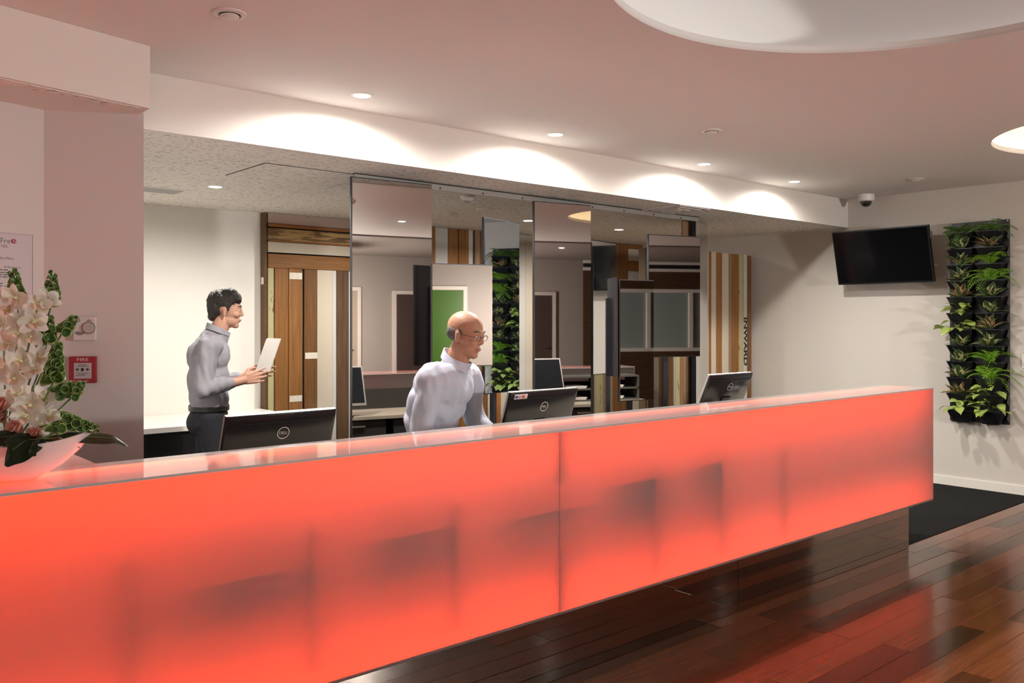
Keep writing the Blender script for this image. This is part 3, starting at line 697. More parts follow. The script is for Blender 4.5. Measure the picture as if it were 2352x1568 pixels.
for mat, z0, z1 in ((W_ORANGE, 2.385, 2.437), (W_CREAM, 2.238, 2.382), (W_HONEY, 2.115, 2.232), (W_WHITE, 1.99, 2.112), (W_BROWN, 1.86, 1.987), (W_CREAM, 1.7, 1.857), (W_HONEY, 1.5, 1.697), (W_WHITE, 1.3, 1.497), (W_BROWN, 1.0, 1.297), (W_CREAM, 0.01, 0.997)):
    board(tw, mat, xa, xb, z0, z1, YT + 0.012, vertical=False)
# --- lower timber-clad partition standing against the right wall
YP = 5.46; ZP = 2.22
tp = thing('timber_partition', 'lower partition of upright recycled boards standing against the right wall', 'timber wall', (6.48, YP, 0))
XP = lambda px: at_y(px, YP)[0]
bm = bmesh.new(); box(bm, XP(1489), XP(1726.5) - 0.002, YP + 0.032, YP + 0.12, 0.005, ZP - 0.01); wput('backing', mesh_of(bm, 'backing'), plain('backing_ply', (0.10, 0.06, 0.03), 0.7), tp)
words = None
for mat, a, b, dz in ((W_DARK, 1489, 1501.5, 0), (W_CREAM, 1502, 1514, 0), (W_ORANGE, 1514.3, 1519, 0), (W_BROWN, 1519.5, 1547, 0), (W_WHITE, 1547.5, 1551, 0), (W_YELLOW, 1551.5, 1562, 0), (W_ORANGE, 1562.3, 1564.5, 0),
                  (W_TAN, 1565, 1581, 0), (W_BROWN, 1581.5, 1604, 0), (W_CREAM, 1604.5, 1626.5, 0), (W_PINK, 1627, 1630, 0.004), (W_ORANGE, 1630.3, 1634, 0.004), (W_CREAM, 1634.4, 1645.3, 0.003), (W_HONEY, 1645.7, 1655.8, 0.001), (W_ORANGE, 1656.1, 1658.7, 0),
                  (W_CREAM, 1659, 1673.7, -0.002), (W_TAN, 1674, 1681.7, 0), (W_HONEY, 1682.2, 1697.5, 0), (W_YELLOW, 1698, 1707.7, -0.004), (W_WHITE, 1708.2, 1715.9, 0), (W_BROWN, 1716.4, 1726.5, -0.002)):
    o = board(tp, mat, XP(a), XP(b), 0.01, ZP + dz, YP + (0.0 if a == 1708.2 else RND.uniform(0, 0.006)), th=0.026)
    if a == 1708.2: words = o
# stencilled black lettering down the narrow white board
tme = text_mesh('stencil_lettering', 'INWARD', 0.095, 0.0006, spacing=1.0, bold=0.0035)
xw0, t0 = at_y(1708.2, YP); xw1, t1 = at_y(1715.9, YP)
wide = xw1 - xw0
# rotate so that the words read downwards on the board that faces the lobby
for v in tme.vertices:
    x, y, z = v.co
    v.co = (max(-wide / 2 + 0.001, min(wide / 2 - 0.001, y * 0.98)), -z, -x * 1.36)
zmid = zed((715 + 853) / 2, t0)
put('stencil_lettering', tme, plain('stencil_black', (0.015, 0.014, 0.014), 0.6), tp, loc=Vector(((xw0 + xw1) / 2, YP - 0.0012, zmid)) - tp.location)
# ================================================================== hanging mirrors
M_BLACKFR = plain('mirror_black_back', (0.010, 0.010, 0.014), 0.4)
def mirror_mat(name, c, rough=0.015): return plain(name, c, rough, 1.0)
M_MIR_N = mirror_mat('mirror_bronze', (0.53, 0.485, 0.45))
M_MIR_B = mirror_mat('mirror_blue', (0.74, 0.86, 0.98))
M_MIR_L = mirror_mat('mirror_clear', (0.80, 0.81, 0.80))
YRAIL = 4.82
def mirror(label, px0, Y0, rot, px1, py_top, z_bot=None, py_bot=None, mat=M_MIR_N, post=True, brd=0.006, th=0.022, hang=False):
    """glass panel whose left edge is seen at px0 in plane Y0, turned by rot degrees, right edge at px1"""
    x0, t0 = at_y(px0, Y0); a = rad(rot); d = Vector((math.cos(a), math.sin(a)))
    u = upx(px1); dx, dy = FX + FY * u, FY - FX * u
    # x0 + s*d.x = k*dx ; Y0 + s*d.y = k*dy
    s = (Y0 * dx - x0 * dy) / (d.x * dy - d.y * dx)
    zt = zed(py_top, t0); zb = z_bot if z_bot is not None else zed(py_bot, t0)
    t = thing('hanging_mirror', label, 'mirror', (x0, Y0, zb), a, 'mirrors hanging behind the counter')
    h = zt - zb
    bm = bmesh.new(); box(bm, -brd, s + 0.001, 0.004, th, -brd, h + brd); put('backing', mesh_of(bm, 'backing'), M_BLACKFR, t)
    bm = bmesh.new(); box(bm, 0, s, 0.0, 0.0039, 0, h, 0.0008); put('glass', mesh_of(bm, 'glass'), mat, t)
    if post:
        bm = bmesh.new(); box(bm, s * 0.35 - 0.02, s * 0.35 + 0.02, th, th + 0.03, -zb + 0.005, h * 0.8); put('post', mesh_of(bm, 'post'), M_BLACKFR, t)
    if hang:
        for q in (0.2, 0.8):
            bm = bmesh.new(); box(bm, s * q - 0.015, s * q + 0.015, th, th + 0.012, h - 0.2, ZS - zb - 0.043)
            put('hanger', mesh_of(bm, 'hanger'), M_BLACKFR, t)
    return t, s
mirror('tall bronze mirror nearest the timber door, reflecting the grey lobby', 809, 4.80, -6, 992, 407, z_bot=0.15, post=False, hang=True)
mirror('low wide bronze mirror right behind the bald man', 993, 4.62, -17, 1131, 606, py_bot=841)
mirror('narrow blue-tinted mirror reflecting the green wall planter', 1114, 4.56, 14.7, 1193, 500, py_bot=904, mat=M_MIR_B)
mirror('tall bronze mirror in the middle, next to the blue-tinted mirror', 1228, 4.76, -12, 1357, 463, z_bot=0.15, post=False, hang=True)
mirror('mirror reflecting the dark television, right of the tall middle mirror', 1340, 4.92, 12.7, 1414, 549, py_bot=862, mat=M_MIR_L)
mirror('dark mirror seen almost edge-on beside the low bronze mirror', 1401, 4.80, 55, 1417, 642, py_bot=859, mat=plain('mirror_dark_back', (0.02, 0.022, 0.035), 0.25))
mirror('low bronze mirror reflecting dark veneer and a beige desk, above the counter', 1424.5, 4.62, -12, 1502, 643, py_bot=920)
mirror('square bronze mirror reflecting dark veneer and window blinds', 1490.5, 4.74, -15, 1608, 539, py_bot=819)
mirror('narrow clear mirror at the far right end of the mirror rail', 1599, 4.86, 21.5, 1625, 507, z_bot=0.2, mat=M_MIR_L, th=0.04, post=False, hang=True)
# rail the mirrors hang from
rail = thing('mirror_rail', 'thin metal rail with black screws under the soffit carrying the mirrors', 'rail', (2.86, YRAIL, ZS))
bm = bmesh.new(); box(bm, 2.86, 6.40, YRAIL - 0.004, YRAIL + 0.002, ZS - 0.042, ZS - 0.006); wput('rail_strip', mesh_of(bm, 'rail_strip'), plain('rail_grey', (0.42, 0.41, 0.39), 0.45, 0.3), rail)
bm = bmesh.new(); box(bm, 2.86, 6.40, YRAIL - 0.012, YRAIL + 0.03, ZS - 0.006, ZS - 0.0006); wput('rail_top', mesh_of(bm, 'rail_top'), M_BLACKFR, rail)
for k, px in enumerate((1010, 1108, 1199, 1360, 1432, 1500, 1563)):
    x = at_y(px, YRAIL)[0]
    bm = bmesh.new(); lathe(bm, [(0, 0.004), (0.006, 0.004), (0.006, 0)], 10); put('screw', mesh_of(bm, 'screw'), M_BLACKFR, rail, loc=Vector((x, YRAIL - 0.0045, ZS - 0.030)) - rail.location, rot=(PI / 2, 0, 0))
# pale upright board behind the end of the rail
x0, t0 = at_y(1573, 4.92); x1, _ = at_y(1594, 4.92)
bm = bmesh.new(); box(bm, -1.2, 1.2, -0.01, 0.01, -(x1 - x0) / 2, (x1 - x0) / 2, 0.002)
tag(put('upright_board', mesh_of(bm, 'upright_board'), W_TAN, None, loc=((x0 + x1) / 2, 4.95, 1.2 + 0.035), rot=(0, -PI / 2, 0)), 'pale upright timber board behind the right end of the mirror rail', 'board')

# ================================================================== television, wall fittings
M_TVB = plain('tv_bezel', (0.008, 0.008, 0.009), 0.35)
M_TVS = plain('tv_screen', (0.004, 0.004, 0.005), 0.10, spec=0.4)
tilt = math.atan2(0.13, 0.50)
tv = thing('television', 'black flat television tilted down on its wall bracket', 'television', (8.015, 3.92, 2.115))
# local: screen faces -X, tilted; y across
def tv_part(name, bm, mat, smooth=False):
    me = mesh_of(bm, name, smooth)
    R = Matrix.Rotation(-tilt, 4, 'Y')
    me.transform(R)
    return put(name, me, mat, tv)
hw, hh = 0.463, 0.262
bm = bmesh.new(); box(bm, -0.012, 0.028, -hw, hw, -hh, hh, 0.004); tv_part('casing', bm, M_TVB)
bm = bmesh.new(); box(bm, -0.0135, -0.0122, -hw + 0.012, hw - 0.012, -hh + 0.018, hh - 0.012); tv_part('screen', bm, M_TVS)
bm = bmesh.new(); box(bm, 0.029, 0.06, -0.28, 0.28, -0.18, 0.16, 0.01); tv_part('rear_housing', bm, M_TVB)
bm = bmesh.new(); box(bm, 0.0, 0.03, -hw - 0.012, -hw - 0.0005, hh - 0.12, hh - 0.06, 0.003); tv_part('side_socket', bm, plain('socket_grey', (0.10, 0.10, 0.10), 0.5))
bm = bmesh.new(); box(bm, 0.205, 0.2335, -0.2, 0.2, -0.12, 0.12); box(bm, 0.05, 0.204, -0.16, -0.13, -0.015, 0.015); box(bm, 0.05, 0.204, 0.13, 0.16, -0.015, 0.015)
put('wall_bracket', mesh_of(bm, 'wall_bracket'), plain('bracket_black', (0.02, 0.02, 0.02), 0.5), tv)
# wall plate at the right edge
Yw, tw_ = at_x(2352, XR)
t = thing('wall_plate', 'white wall switch plate right of the planter', 'switch', (XR - 0.0005, Yw - 0.02, zed(830, tw_)))
bm = bmesh.new(); box(bm, -0.008, 0, -0.036, 0.036, -0.058, 0.058, 0.002); put('plate', mesh_of(bm, 'plate'), M_TRIMW, t)
bm = bmesh.new(); box(bm, -0.012, -0.0081, -0.008, 0.008, -0.014, 0.014, 0.001); put('rocker', mesh_of(bm, 'rocker'), M_TRIMW, t)

# --- fittings on the angled pillar face from (0.965,4.29) to (1.33,4.09)
PA, PB = Vector((0.965, 4.29)), Vector((1.33, 4.09))
pd = (PB - PA).normalized(); pang = math.atan2(pd.y, pd.x)
def on_face(px, py, A=PA, dd=pd):
    u = upx(px); dx, dy = FX + FY * u, FY - FX * u
    s = (A.y * dx - A.x * dy) / (dd.x * dy - dd.y * dx)
    t = (A.x + s * dd.x) / dx
    return A.x + s * dd.x, A.y + s * dd.y, zed(py, t), t
x, y, z, tt = on_face(192.5, 848.5)
x0 = on_face(161, 848)[:2]; x1 = on_face(224, 848)[:2]; wd_ = math.hypot(x1[0] - x0[0], x1[1] - x0[1]); ht = 61 / FOC * tt
M_RED = plain('call_point_red', (0.33, 0.018, 0.030), 0.4)
fp = thing('fire_call_point', 'red square fire alarm call point on the pillar below the thermostat', 'fire alarm', (x, y, z), pang)
hw, hh = wd_ / 2, ht / 2
bm = bmesh.new(); box(bm, -hw, hw, -0.022, -0.0005, -hh, hh, 0.004); put('housing', mesh_of(bm, 'housing'), M_RED, fp)
bm = bmesh.new(); box(bm, -hw * 0.62, hw * 0.66, -0.0238, -0.0221, -hh * 0.66, hh * 0.52, 0.0005); pane = put('front_pane', mesh_of(bm, 'front_pane'), plain('call_pane', (0.50, 0.48, 0.50), 0.3), fp)
M_INK = plain('ink_dark', (0.03, 0.03, 0.04), 0.6)
M_INKW = plain('ink_white', (0.75, 0.70, 0.70), 0.6)
me = text_mesh('fire_lettering', 'FIRE', hh * 0.34, 0.0003)
put('fire_lettering', me, M_INKW, fp, loc=(0, -0.0226, hh * 0.755), rot=(PI / 2, 0, 0), scale=(1.35, 1, 1))
me = text_mesh('maker_lettering', 'fire fighting pacific', hh * 0.15, 0.0003)
put('maker_lettering', me, M_INKW, fp, loc=(-hw * 0.1, -0.0226, -hh * 0.83), rot=(PI / 2, 0, 0))
bm = bmesh.new()
box(bm, -0.006, 0.006, -0.0244, -0.0239, -hh * 0.10, hh * 0.14)
for s in (-1, 1):
    v = [bm.verts.new(q) for q in ((s * hw * 0.40, -0.0244, hh * 0.16), (s * hw * 0.22, -0.0244, hh * 0.03), (s * hw * 0.40, -0.0244, -hh * 0.10))]
    bm.faces.new(v); box(bm, min(s * hw * 0.40, s * hw * 0.5), max(s * hw * 0.40, s * hw * 0.5), -0.0244, -0.0239, -hh * 0.01, hh * 0.07)
put('break_symbol', mesh_of(bm, 'break_symbol'), M_INK, pane)
for zz, a_, b_ in ((0.38, -0.30, 0.32), (0.27, -0.40, 0.42), (-0.30, -0.34, 0.36), (-0.42, -0.45, 0.2)):     # small print, too fine to read
    bm = bmesh.new(); x_ = a_
    while x_ < b_:
        e_ = min(b_, x_ + RND.uniform(0.04, 0.12)); box(bm, hw * x_, hw * e_, -0.0243, -0.0239, hh * (zz - 0.022), hh * (zz + 0.022)); x_ = e_ + 0.03
    o_ = put('small_print', mesh_of(bm, 'small_print'), M_INK, pane); o_['kind'] = 'stuff'
bm = bmesh.new(); box(bm, -hw * 0.55, hw * 0.55, -0.0243, -0.0239, -hh * 0.21, -hh * 0.195); put('pane_line', mesh_of(bm, 'pane_line'), M_INK, pane)
# thermostat
x, y, z, tt = on_face(197.5, 754.5)
a, b = on_face(172, 754)[:2], on_face(223.5, 754)[:2]; hw = math.hypot(b[0] - a[0], b[1] - a[1]) / 2; hh = 54 / FOC * tt / 2
M_THERM = plain('thermostat_white', (0.70, 0.67, 0.66), 0.35)
th_ = thing('thermostat', 'white square thermostat with a round dial on the pillar above the fire call point', 'thermostat', (x, y, z), pang)
bm = bmesh.new(); box(bm, -hw, hw, -0.028, -0.0005, -hh, hh, 0.004); put('casing', mesh_of(bm, 'casing'), M_THERM, th_)
bm = bmesh.new(); lathe(bm, [(0, 0.010), (0.022, 0.010), (0.0245, 0.006), (0.0245, 0)], 28); put('dial', mesh_of(bm, 'dial', True), plain('dial_silver', (0.58, 0.55, 0.54), 0.3, 0.4), th_, loc=(hw * 0.38, -0.0285, hh * 0.08), rot=(PI / 2, 0, 0))
bm = bmesh.new(); lathe(bm, [(0.028, 0.0012), (0.028, 0), (0.0255, 0), (0.0255, 0.0012), (0.028, 0.0012)], 28); put('dial_scale', mesh_of(bm, 'dial_scale', True), plain('scale_grey', (0.18, 0.15, 0.15), 0.5), th_, loc=(hw * 0.38, -0.0285, hh * 0.08), rot=(PI / 2, 0, 0))
bm = bmesh.new(); lathe(bm, [(0.0085, 0.001), (0.0085, 0), (0.0060, 0), (0.0060, 0.001), (0.0085, 0.001)], 20); put('emblem_ring', mesh_of(bm, 'emblem_ring'), plain('emblem_grey', (0.12, 0.11, 0.11), 0.5), th_, loc=(-hw * 0.55, -0.0285, hh * 0.72), rot=(PI / 2, 0, 0))
bm = bmesh.new(); box(bm, -hw * 0.82, -hw * 0.02, -0.0292, -0.0282, -hh * 0.27, -hh * 0.235); put('slider_slot', mesh_of(bm, 'slider_slot'), M_INK, th_)
bm = bmesh.new()
n = 14; v = [bm.verts.new((-hw * 0.42 + 0.020 * math.cos(PI + PI * i / n), -0.0288, -hh * 0.30 + 0.013 * math.sin(PI + PI * i / n))) for i in range(n + 1)]; bm.faces.new(v)
put('slider_scale', mesh_of(bm, 'slider_scale'), plain('slider_grey', (0.25, 0.23, 0.23), 0.5), th_)
bm = bmesh.new(); box(bm, -hw * 0.30, -hw * 0.20, -0.032, -0.0293, -hh * 0.31, -hh * 0.19, 0.001); put('slider_knob', mesh_of(bm, 'slider_knob'), plain('knob_cream', (0.75, 0.68, 0.55), 0.4), th_)
bm = bmesh.new(); box(bm, hw * 0.22, hw * 0.62, -0.0286, -0.0282, hh * 0.66, hh * 0.71); box(bm, hw * 0.36, hw * 0.46, -0.0286, -0.0282, hh * 0.76, hh * 0.80)
o_ = put('small_print', mesh_of(bm, 'small_print'), M_INK, th_); o_['kind'] = 'stuff'
# notice on the left face
QA = Vector((-3.2, 3.10)); qd = (PA - QA).normalized(); qang = math.atan2(qd.y, qd.x)
xr_, yr_, zt_, tt = on_face(73, 541, QA, qd)
pw, ph = 0.30, 0.42
nt_ = thing('breakfast_menu', 'white printed menu sheet on the wall behind the flowers', 'poster', (xr_, yr_, zt_), qang)
bm = bmesh.new(); box(bm, -pw, 0, -0.004, -0.0008, -ph, 0); put('sheet', mesh_of(bm, 'sheet'), plain('menu_paper', (0.60, 0.56, 0.585), 0.5), nt_)
bm = bmesh.new(); box(bm, 0.0004, 0.0025, -0.006, -0.0005, -ph, 0.0025); box(bm, -pw, 0.0, -0.006, -0.0005, 0.0005, 0.0025); put('holder_edge', mesh_of(bm, 'holder_edge'), plain('holder_clear', (0.52, 0.46, 0.46), 0.2), nt_)
M_GREYINK = plain('grey_ink', (0.14, 0.12, 0.13), 0.6)
mm = tt / FOC        # metres per photo pixel on the sheet
def line(s, px_r, py, size, align='RIGHT', mat=M_GREYINK, sc=1.0):
    xq, yq, zq, _ = on_face(px_r, py, QA, qd)
    ddx = math.hypot(xq - xr_, yq - yr_) * (-1 if px_r < 73 else 1)
    put('menu_lettering', text_mesh('menu_lettering', s, size, 0.0001, align), mat, nt_, loc=(ddx, -0.0043, zq - zt_), rot=(PI / 2, 0, 0), scale=(sc, 1, 1))
line('BreakFre', 23, 554, 0.032)
line('HEL', 18, 566, 0.018)
line('Breakfast Menu', 30, 594, 0.0145, mat=M_INK)
line('$14.90 per person', 47, 615, 0.0095, mat=M_INK)
for px, py, ln_ in ((17, 620, 0.10), (17, 626, 0.11), (15, 631, 0.10), (16, 636, 0.10), (5, 651, 0.04), (12, 657, 0.09), (15, 662, 0.09), (14, 668, 0.08)):      # small print, too fine to read
    xq, yq, zq, _ = on_face(px, py, QA, qd); x_ = -math.hypot(xq - xr_, yq - yr_); e0 = x_ - ln_
    bm = bmesh.new()
    while x_ > e0:
        w_ = RND.uniform(0.008, 0.022); box(bm, max(x_ - w_, -pw + 0.01), x_, -0.0044, -0.0041, zq - zt_ - 0.0018, zq - zt_ + 0.0018); x_ -= w_ + 0.004
    o_ = put('small_print', mesh_of(bm, 'small_print'), M_INK, nt_); o_['kind'] = 'stuff'
xq, yq, zq, _ = on_face(30, 554, QA, qd)
bm = bmesh.new()
for r_, a0, a1 in ((0.0085, 0.3, 5.6), (0.0045, 2.0, 7.2)):
    n = 18; tube(bm, [(r_ * 1.15 * math.cos(a0 + (a1 - a0) * i / n) + (0.004 if i == n else 0), 0, r_ * math.sin(a0 + (a1 - a0) * i / n)) for i in range(n + 1)], 0.0016, 6)
put('menu_emblem', mesh_of(bm, 'menu_emblem', True), plain('emblem_red', (0.40, 0.03, 0.06), 0.5), nt_, loc=(-math.hypot(xq - xr_, yq - yr_), -0.0055, zq - zt_))
# small steel fitting high on the left wall edge
xq, yq, zq, tt = on_face(2, 222, QA, qd)
bm = bmesh.new(); v = [bm.verts.new(q) for q in ((-0.10, -0.001, -0.02), (0.045, -0.001, -0.02), (0.045, -0.001, 0.03), (0.02, -0.001, -0.02), (-0.10, -0.06, -0.02), (0.045, -0.06, -0.02))]
bm.free(); bm = bmesh.new(); prism(bm, [(-0.12, -0.001), (0.048, -0.001), (0.048, -0.09), (-0.12, -0.09)], -0.018, -0.014); box(bm, 0.044, 0.048, -0.09, -0.001, -0.0139, 0.032)
tag(put('angle_bracket', mesh_of(bm, 'angle_bracket'), plain('bracket_pale', (0.60, 0.62, 0.62), 0.35), None, loc=(xq, yq, zq), rot=(0, 0, qang)), 'pale metal angle bracket high on the left wall', 'bracket')

# ================================================================== monitors
M_MON = plain('monitor_back', (0.014, 0.010, 0.011), 0.18, spec=0.6)
M_MONF = plain('monitor_frame_silver', (0.55, 0.54, 0.53), 0.3, 0.7)
M_LOGO = plain('logo_silver', (0.62, 0.55, 0.54), 0.3, 0.6)
LOGO_TXT = text_mesh('logo_lettering', 'DELL', 0.0175, 0.0004, spacing=0.92)
bm = bmesh.new()
n = 36
for ra, rb in ((0.0275, 0.0240),):
    A = [[bm.verts.new((r * math.cos(2 * PI * i / n), r * math.sin(2 * PI * i / n), zz)) for i in range(n)] for r, zz in ((ra, 0), (ra, 0.0012), (rb, 0.0012), (rb, 0))]
    for k in range(3):
        for i in range(n): bm.faces.new((A[k][i], A[k][(i + 1) % n], A[k + 1][(i + 1) % n], A[k + 1][i]))
RING = mesh_of(bm, 'logo_ring')
def monitor(px0, px1, py0, label, Y=3.36, tl=20, sticker=False, group='monitors on the staff desk'):
    x0, t0 = at_y(px0, Y); x1, _ = at_y(px1, Y); zt = zed(py0, t0)
    wd = x1 - x0; ht = 0.325
    m = thing('monitor', label, 'monitor', ((x0 + x1) / 2, Y + 0.10, 0.751), 0.0, group)
    R = Matrix.Translation((0, -0.10, zt - 0.751)) @ Matrix.Rotation(rad(tl), 4, 'X')    # origin at the top edge, back faces -Y
    def mp(name, bm, mat, smooth=False, parent=m):
        me = mesh_of(bm, name, smooth); me.transform(R); return put(name, me, mat, parent)
    hw = wd / 2
    bm = bmesh.new()
    # slightly bulged back shell
    pts = [(-hw, 0.004), (-hw + 0.004, -0.010), (-hw * 0.9, -0.018), (hw * 0.9, -0.018), (hw - 0.004, -0.010), (hw, 0.004)]
    nz = [(-ht, 0.35), (-ht * 0.95, 0.8), (-ht * 0.5, 1.0), (-0.03, 0.9), (0, 0.45)]
    rows = [[bm.verts.new((x_, y_ * k_ + 0.004 * (1 - k_), z_)) for x_, y_ in pts] for z_, k_ in nz]
    for A_, B_ in zip(rows, rows[1:]):
        for i in range(len(pts) - 1): bm.faces.new((A_[i], A_[i + 1], B_[i + 1], B_[i]))
    mp('back_shell', bm, M_MON, True)
    bm = bmesh.new(); box(bm, -hw, hw, 0.0045, 0.020, -ht, 0, 0.003); mp('frame', bm, M_MONF)
    bm = bmesh.new(); box(bm, -hw + 0.012, hw - 0.012, 0.0201, 0.0212, -ht + 0.02, -0.012); mp('screen', bm, plain('monitor_screen', (0.012, 0.014, 0.018), 0.15))
    bm = bmesh.new(); box(bm, -hw * 0.82, hw * 0.82, -0.0185, -0.0165, -0.036, -0.031); mp('vent_slot', bm, plain('slot_black', (0.002, 0.002, 0.002), 0.8))
    lr = Matrix.Translation((hw * 0.02, -0.0178, -0.085)) @ Matrix.Rotation(PI / 2, 4, 'X')
    me = RING.copy(); me.transform(R @ lr); ring = put('logo_ring', me, M_LOGO, m)
    me = LOGO_TXT.copy(); me.transform(R @ lr); put('logo_lettering', me, M_LOGO, ring)
    # stand: neck and foot
    bm = bmesh.new(); box(bm, -0.045, 0.045, -0.03, -0.014, -ht * 0.82, -ht * 0.48, 0.004); mp('hinge_plate', bm, M_MON)
    bm = bmesh.new(); box(bm, -0.035, 0.035, -0.035, -0.012, 0.012, zt - 0.751 - ht * 0.55, 0.003); put('neck', mesh_of(bm, 'neck'), M_MON, m)
    bm = bmesh.new(); box(bm, -0.12, 0.12, -0.09, 0.09, 0.0, 0.012, 0.003); put('foot', mesh_of(bm, 'foot'), M_MON, m)
    if sticker:
        bm = bmesh.new(); box(bm, -hw * 0.90, -hw * 0.54, -0.0160, -0.0150, -0.032, -0.006); st = mp('sticker', bm, plain('sticker_white', (0.72, 0.62, 0.62), 0.4))
        for a_, b_, c_ in ((-0.885, -0.80, (0.05, 0.06, 0.25)), (-0.78, -0.73, (0.55, 0.25, 0.25)), (-0.70, -0.61, (0.62, 0.10, 0.04))):
            bm = bmesh.new(); box(bm, hw * a_, hw * b_, -0.0165, -0.0161, -0.027, -0.012); mp('sticker_mark', bm, plain('mark_%d' % int(-a_ * 1000), c_, 0.4), parent=st)
    return m
monitor(518, 773, 957, 'black monitor with silver edge nearest the flowers, seen from behind')
monitor(1171, 1327, 902, 'black monitor with a colourful sticker in front of the bald man', sticker=True)
monitor(1631, 1729, 862, 'black monitor farthest along the counter, in front of the upright boards', tl=24)
# ================================================================== wall planter with plants
M_POT = plain('planter_black', (0.010, 0.010, 0.013), 0.35, spec=0.5)
M_SOIL = plain('soil', (0.03, 0.02, 0.015), 0.95, bump=0.8, bscale=90)
Yl, tl_ = at_x(2196, XR - 0.13); Yr, tr_ = at_x(2320, XR)
ZPT, ZPB = zed(503, tr_), zed(975, tr_)
PLW = 0.50
pl = thing('wall_planter', 'tall black modular wall planter with two columns of pots beside the television', 'planter', (XR - 0.001, Yr, ZPB))
bm = bmesh.new(); box(bm, -0.016, 0, 0, PLW, 0, ZPT - ZPB, 0.002); put('back_panel', mesh_of(bm, 'back_panel'), M_POT, pl)
ROWS = 12; PITCH = (ZPT - ZPB - 0.06) / ROWS
# one pot, shared by all: opens upwards, leans out from the wall (local -x)
bm = bmesh.new()
pw, pd, phh = 0.112, 0.125, 0.115
def ring(x0, x1, yw, z): return [bm.verts.new(q) for q in ((x0, -yw, z), (x1, -yw, z), (x1, yw, z), (x0, yw, z))]
L0 = ring(-0.018, -0.075, pw * 0.62, 0.0); L1 = ring(-0.018, -0.088, pw * 0.72, phh * 0.38); L1b = ring(-0.018, -0.094, pw * 0.80, phh * 0.40)
L2 = ring(-0.018, -pd, pw * 0.97, phh * 0.93); L3 = ring(-0.016, -pd - 0.006, pw * 1.0, phh * 0.94); L4 = ring(-0.016, -pd - 0.006, pw * 1.0, phh); L5 = ring(-0.022, -pd + 0.004, pw * 0.92, phh); L6 = ring(-0.022, -pd + 0.012, pw * 0.88, phh * 0.78)
rings = [L0, L1, L1b, L2, L3, L4, L5, L6]
for A_, B_ in zip(rings, rings[1:]):
    for i in range(4): bm.faces.new((A_[i], A_[(i + 1) % 4], B_[(i + 1) % 4], B_[i]))
bm.faces.new(L0[::-1]); f = bm.faces.new(L6); f.material_index = 1
POT = mesh_of(bm, 'pot'); POT.materials.append(M_POT); POT.materials.append(M_SOIL)
bm = bmesh.new(); v = [bm.verts.new(q) for q in ((-0.0165, 0, 0.0), (-0.06, 0.0, 0.03), (-0.0165, 0, 0.10))]; bm.faces.new(v)
e = bmesh.ops.extrude_face_region(bm, geom=list(bm.faces)); bmesh.ops.translate(bm, vec=(0, 0.003, 0), verts=[q for q in e['geom'] if isinstance(q, bmesh.types.BMVert)])
CLIP = mesh_of(bm, 'clip'); CLIP.materials.append(plain('clip_grey', (0.06, 0.06, 0.075), 0.35))
SPOTS = {}
for r in range(ROWS):
    for c in range(2):
        y = 0.125 + (1 - c) * 0.245 + 0.005      # c = 0: left column as seen (higher Y)
        z = (ROWS - 1 - r) * PITCH - 0.005
        put('pot', POT, None, pl, loc=(0, y, z))
        SPOTS[(r, c)] = Vector((XR - 0.001, Yr, ZPB)) + Vector((-0.088, y, z + phh * 0.93))
    put('side_clip', CLIP, None, pl, loc=(0, 0.002, (ROWS - 1 - r) * PITCH + 0.02))
bm = bmesh.new(); lathe(bm, [(0, 0.004), (0.006, 0.003), (0.006, 0)], 10); BOLT = mesh_of(bm, 'bolt', True)
BOLT.materials.append(plain('bolt_pale', (0.7, 0.7, 0.7), 0.3))
for y, z in ((0.012, ZPT - ZPB - 0.012), (PLW - 0.012, ZPT - ZPB - 0.012), (0.012, (ZPT - ZPB) * 0.5)):
    put('bolt', BOLT, None, pl, loc=(-0.0165, y, z), rot=(0, -PI / 2, 0))

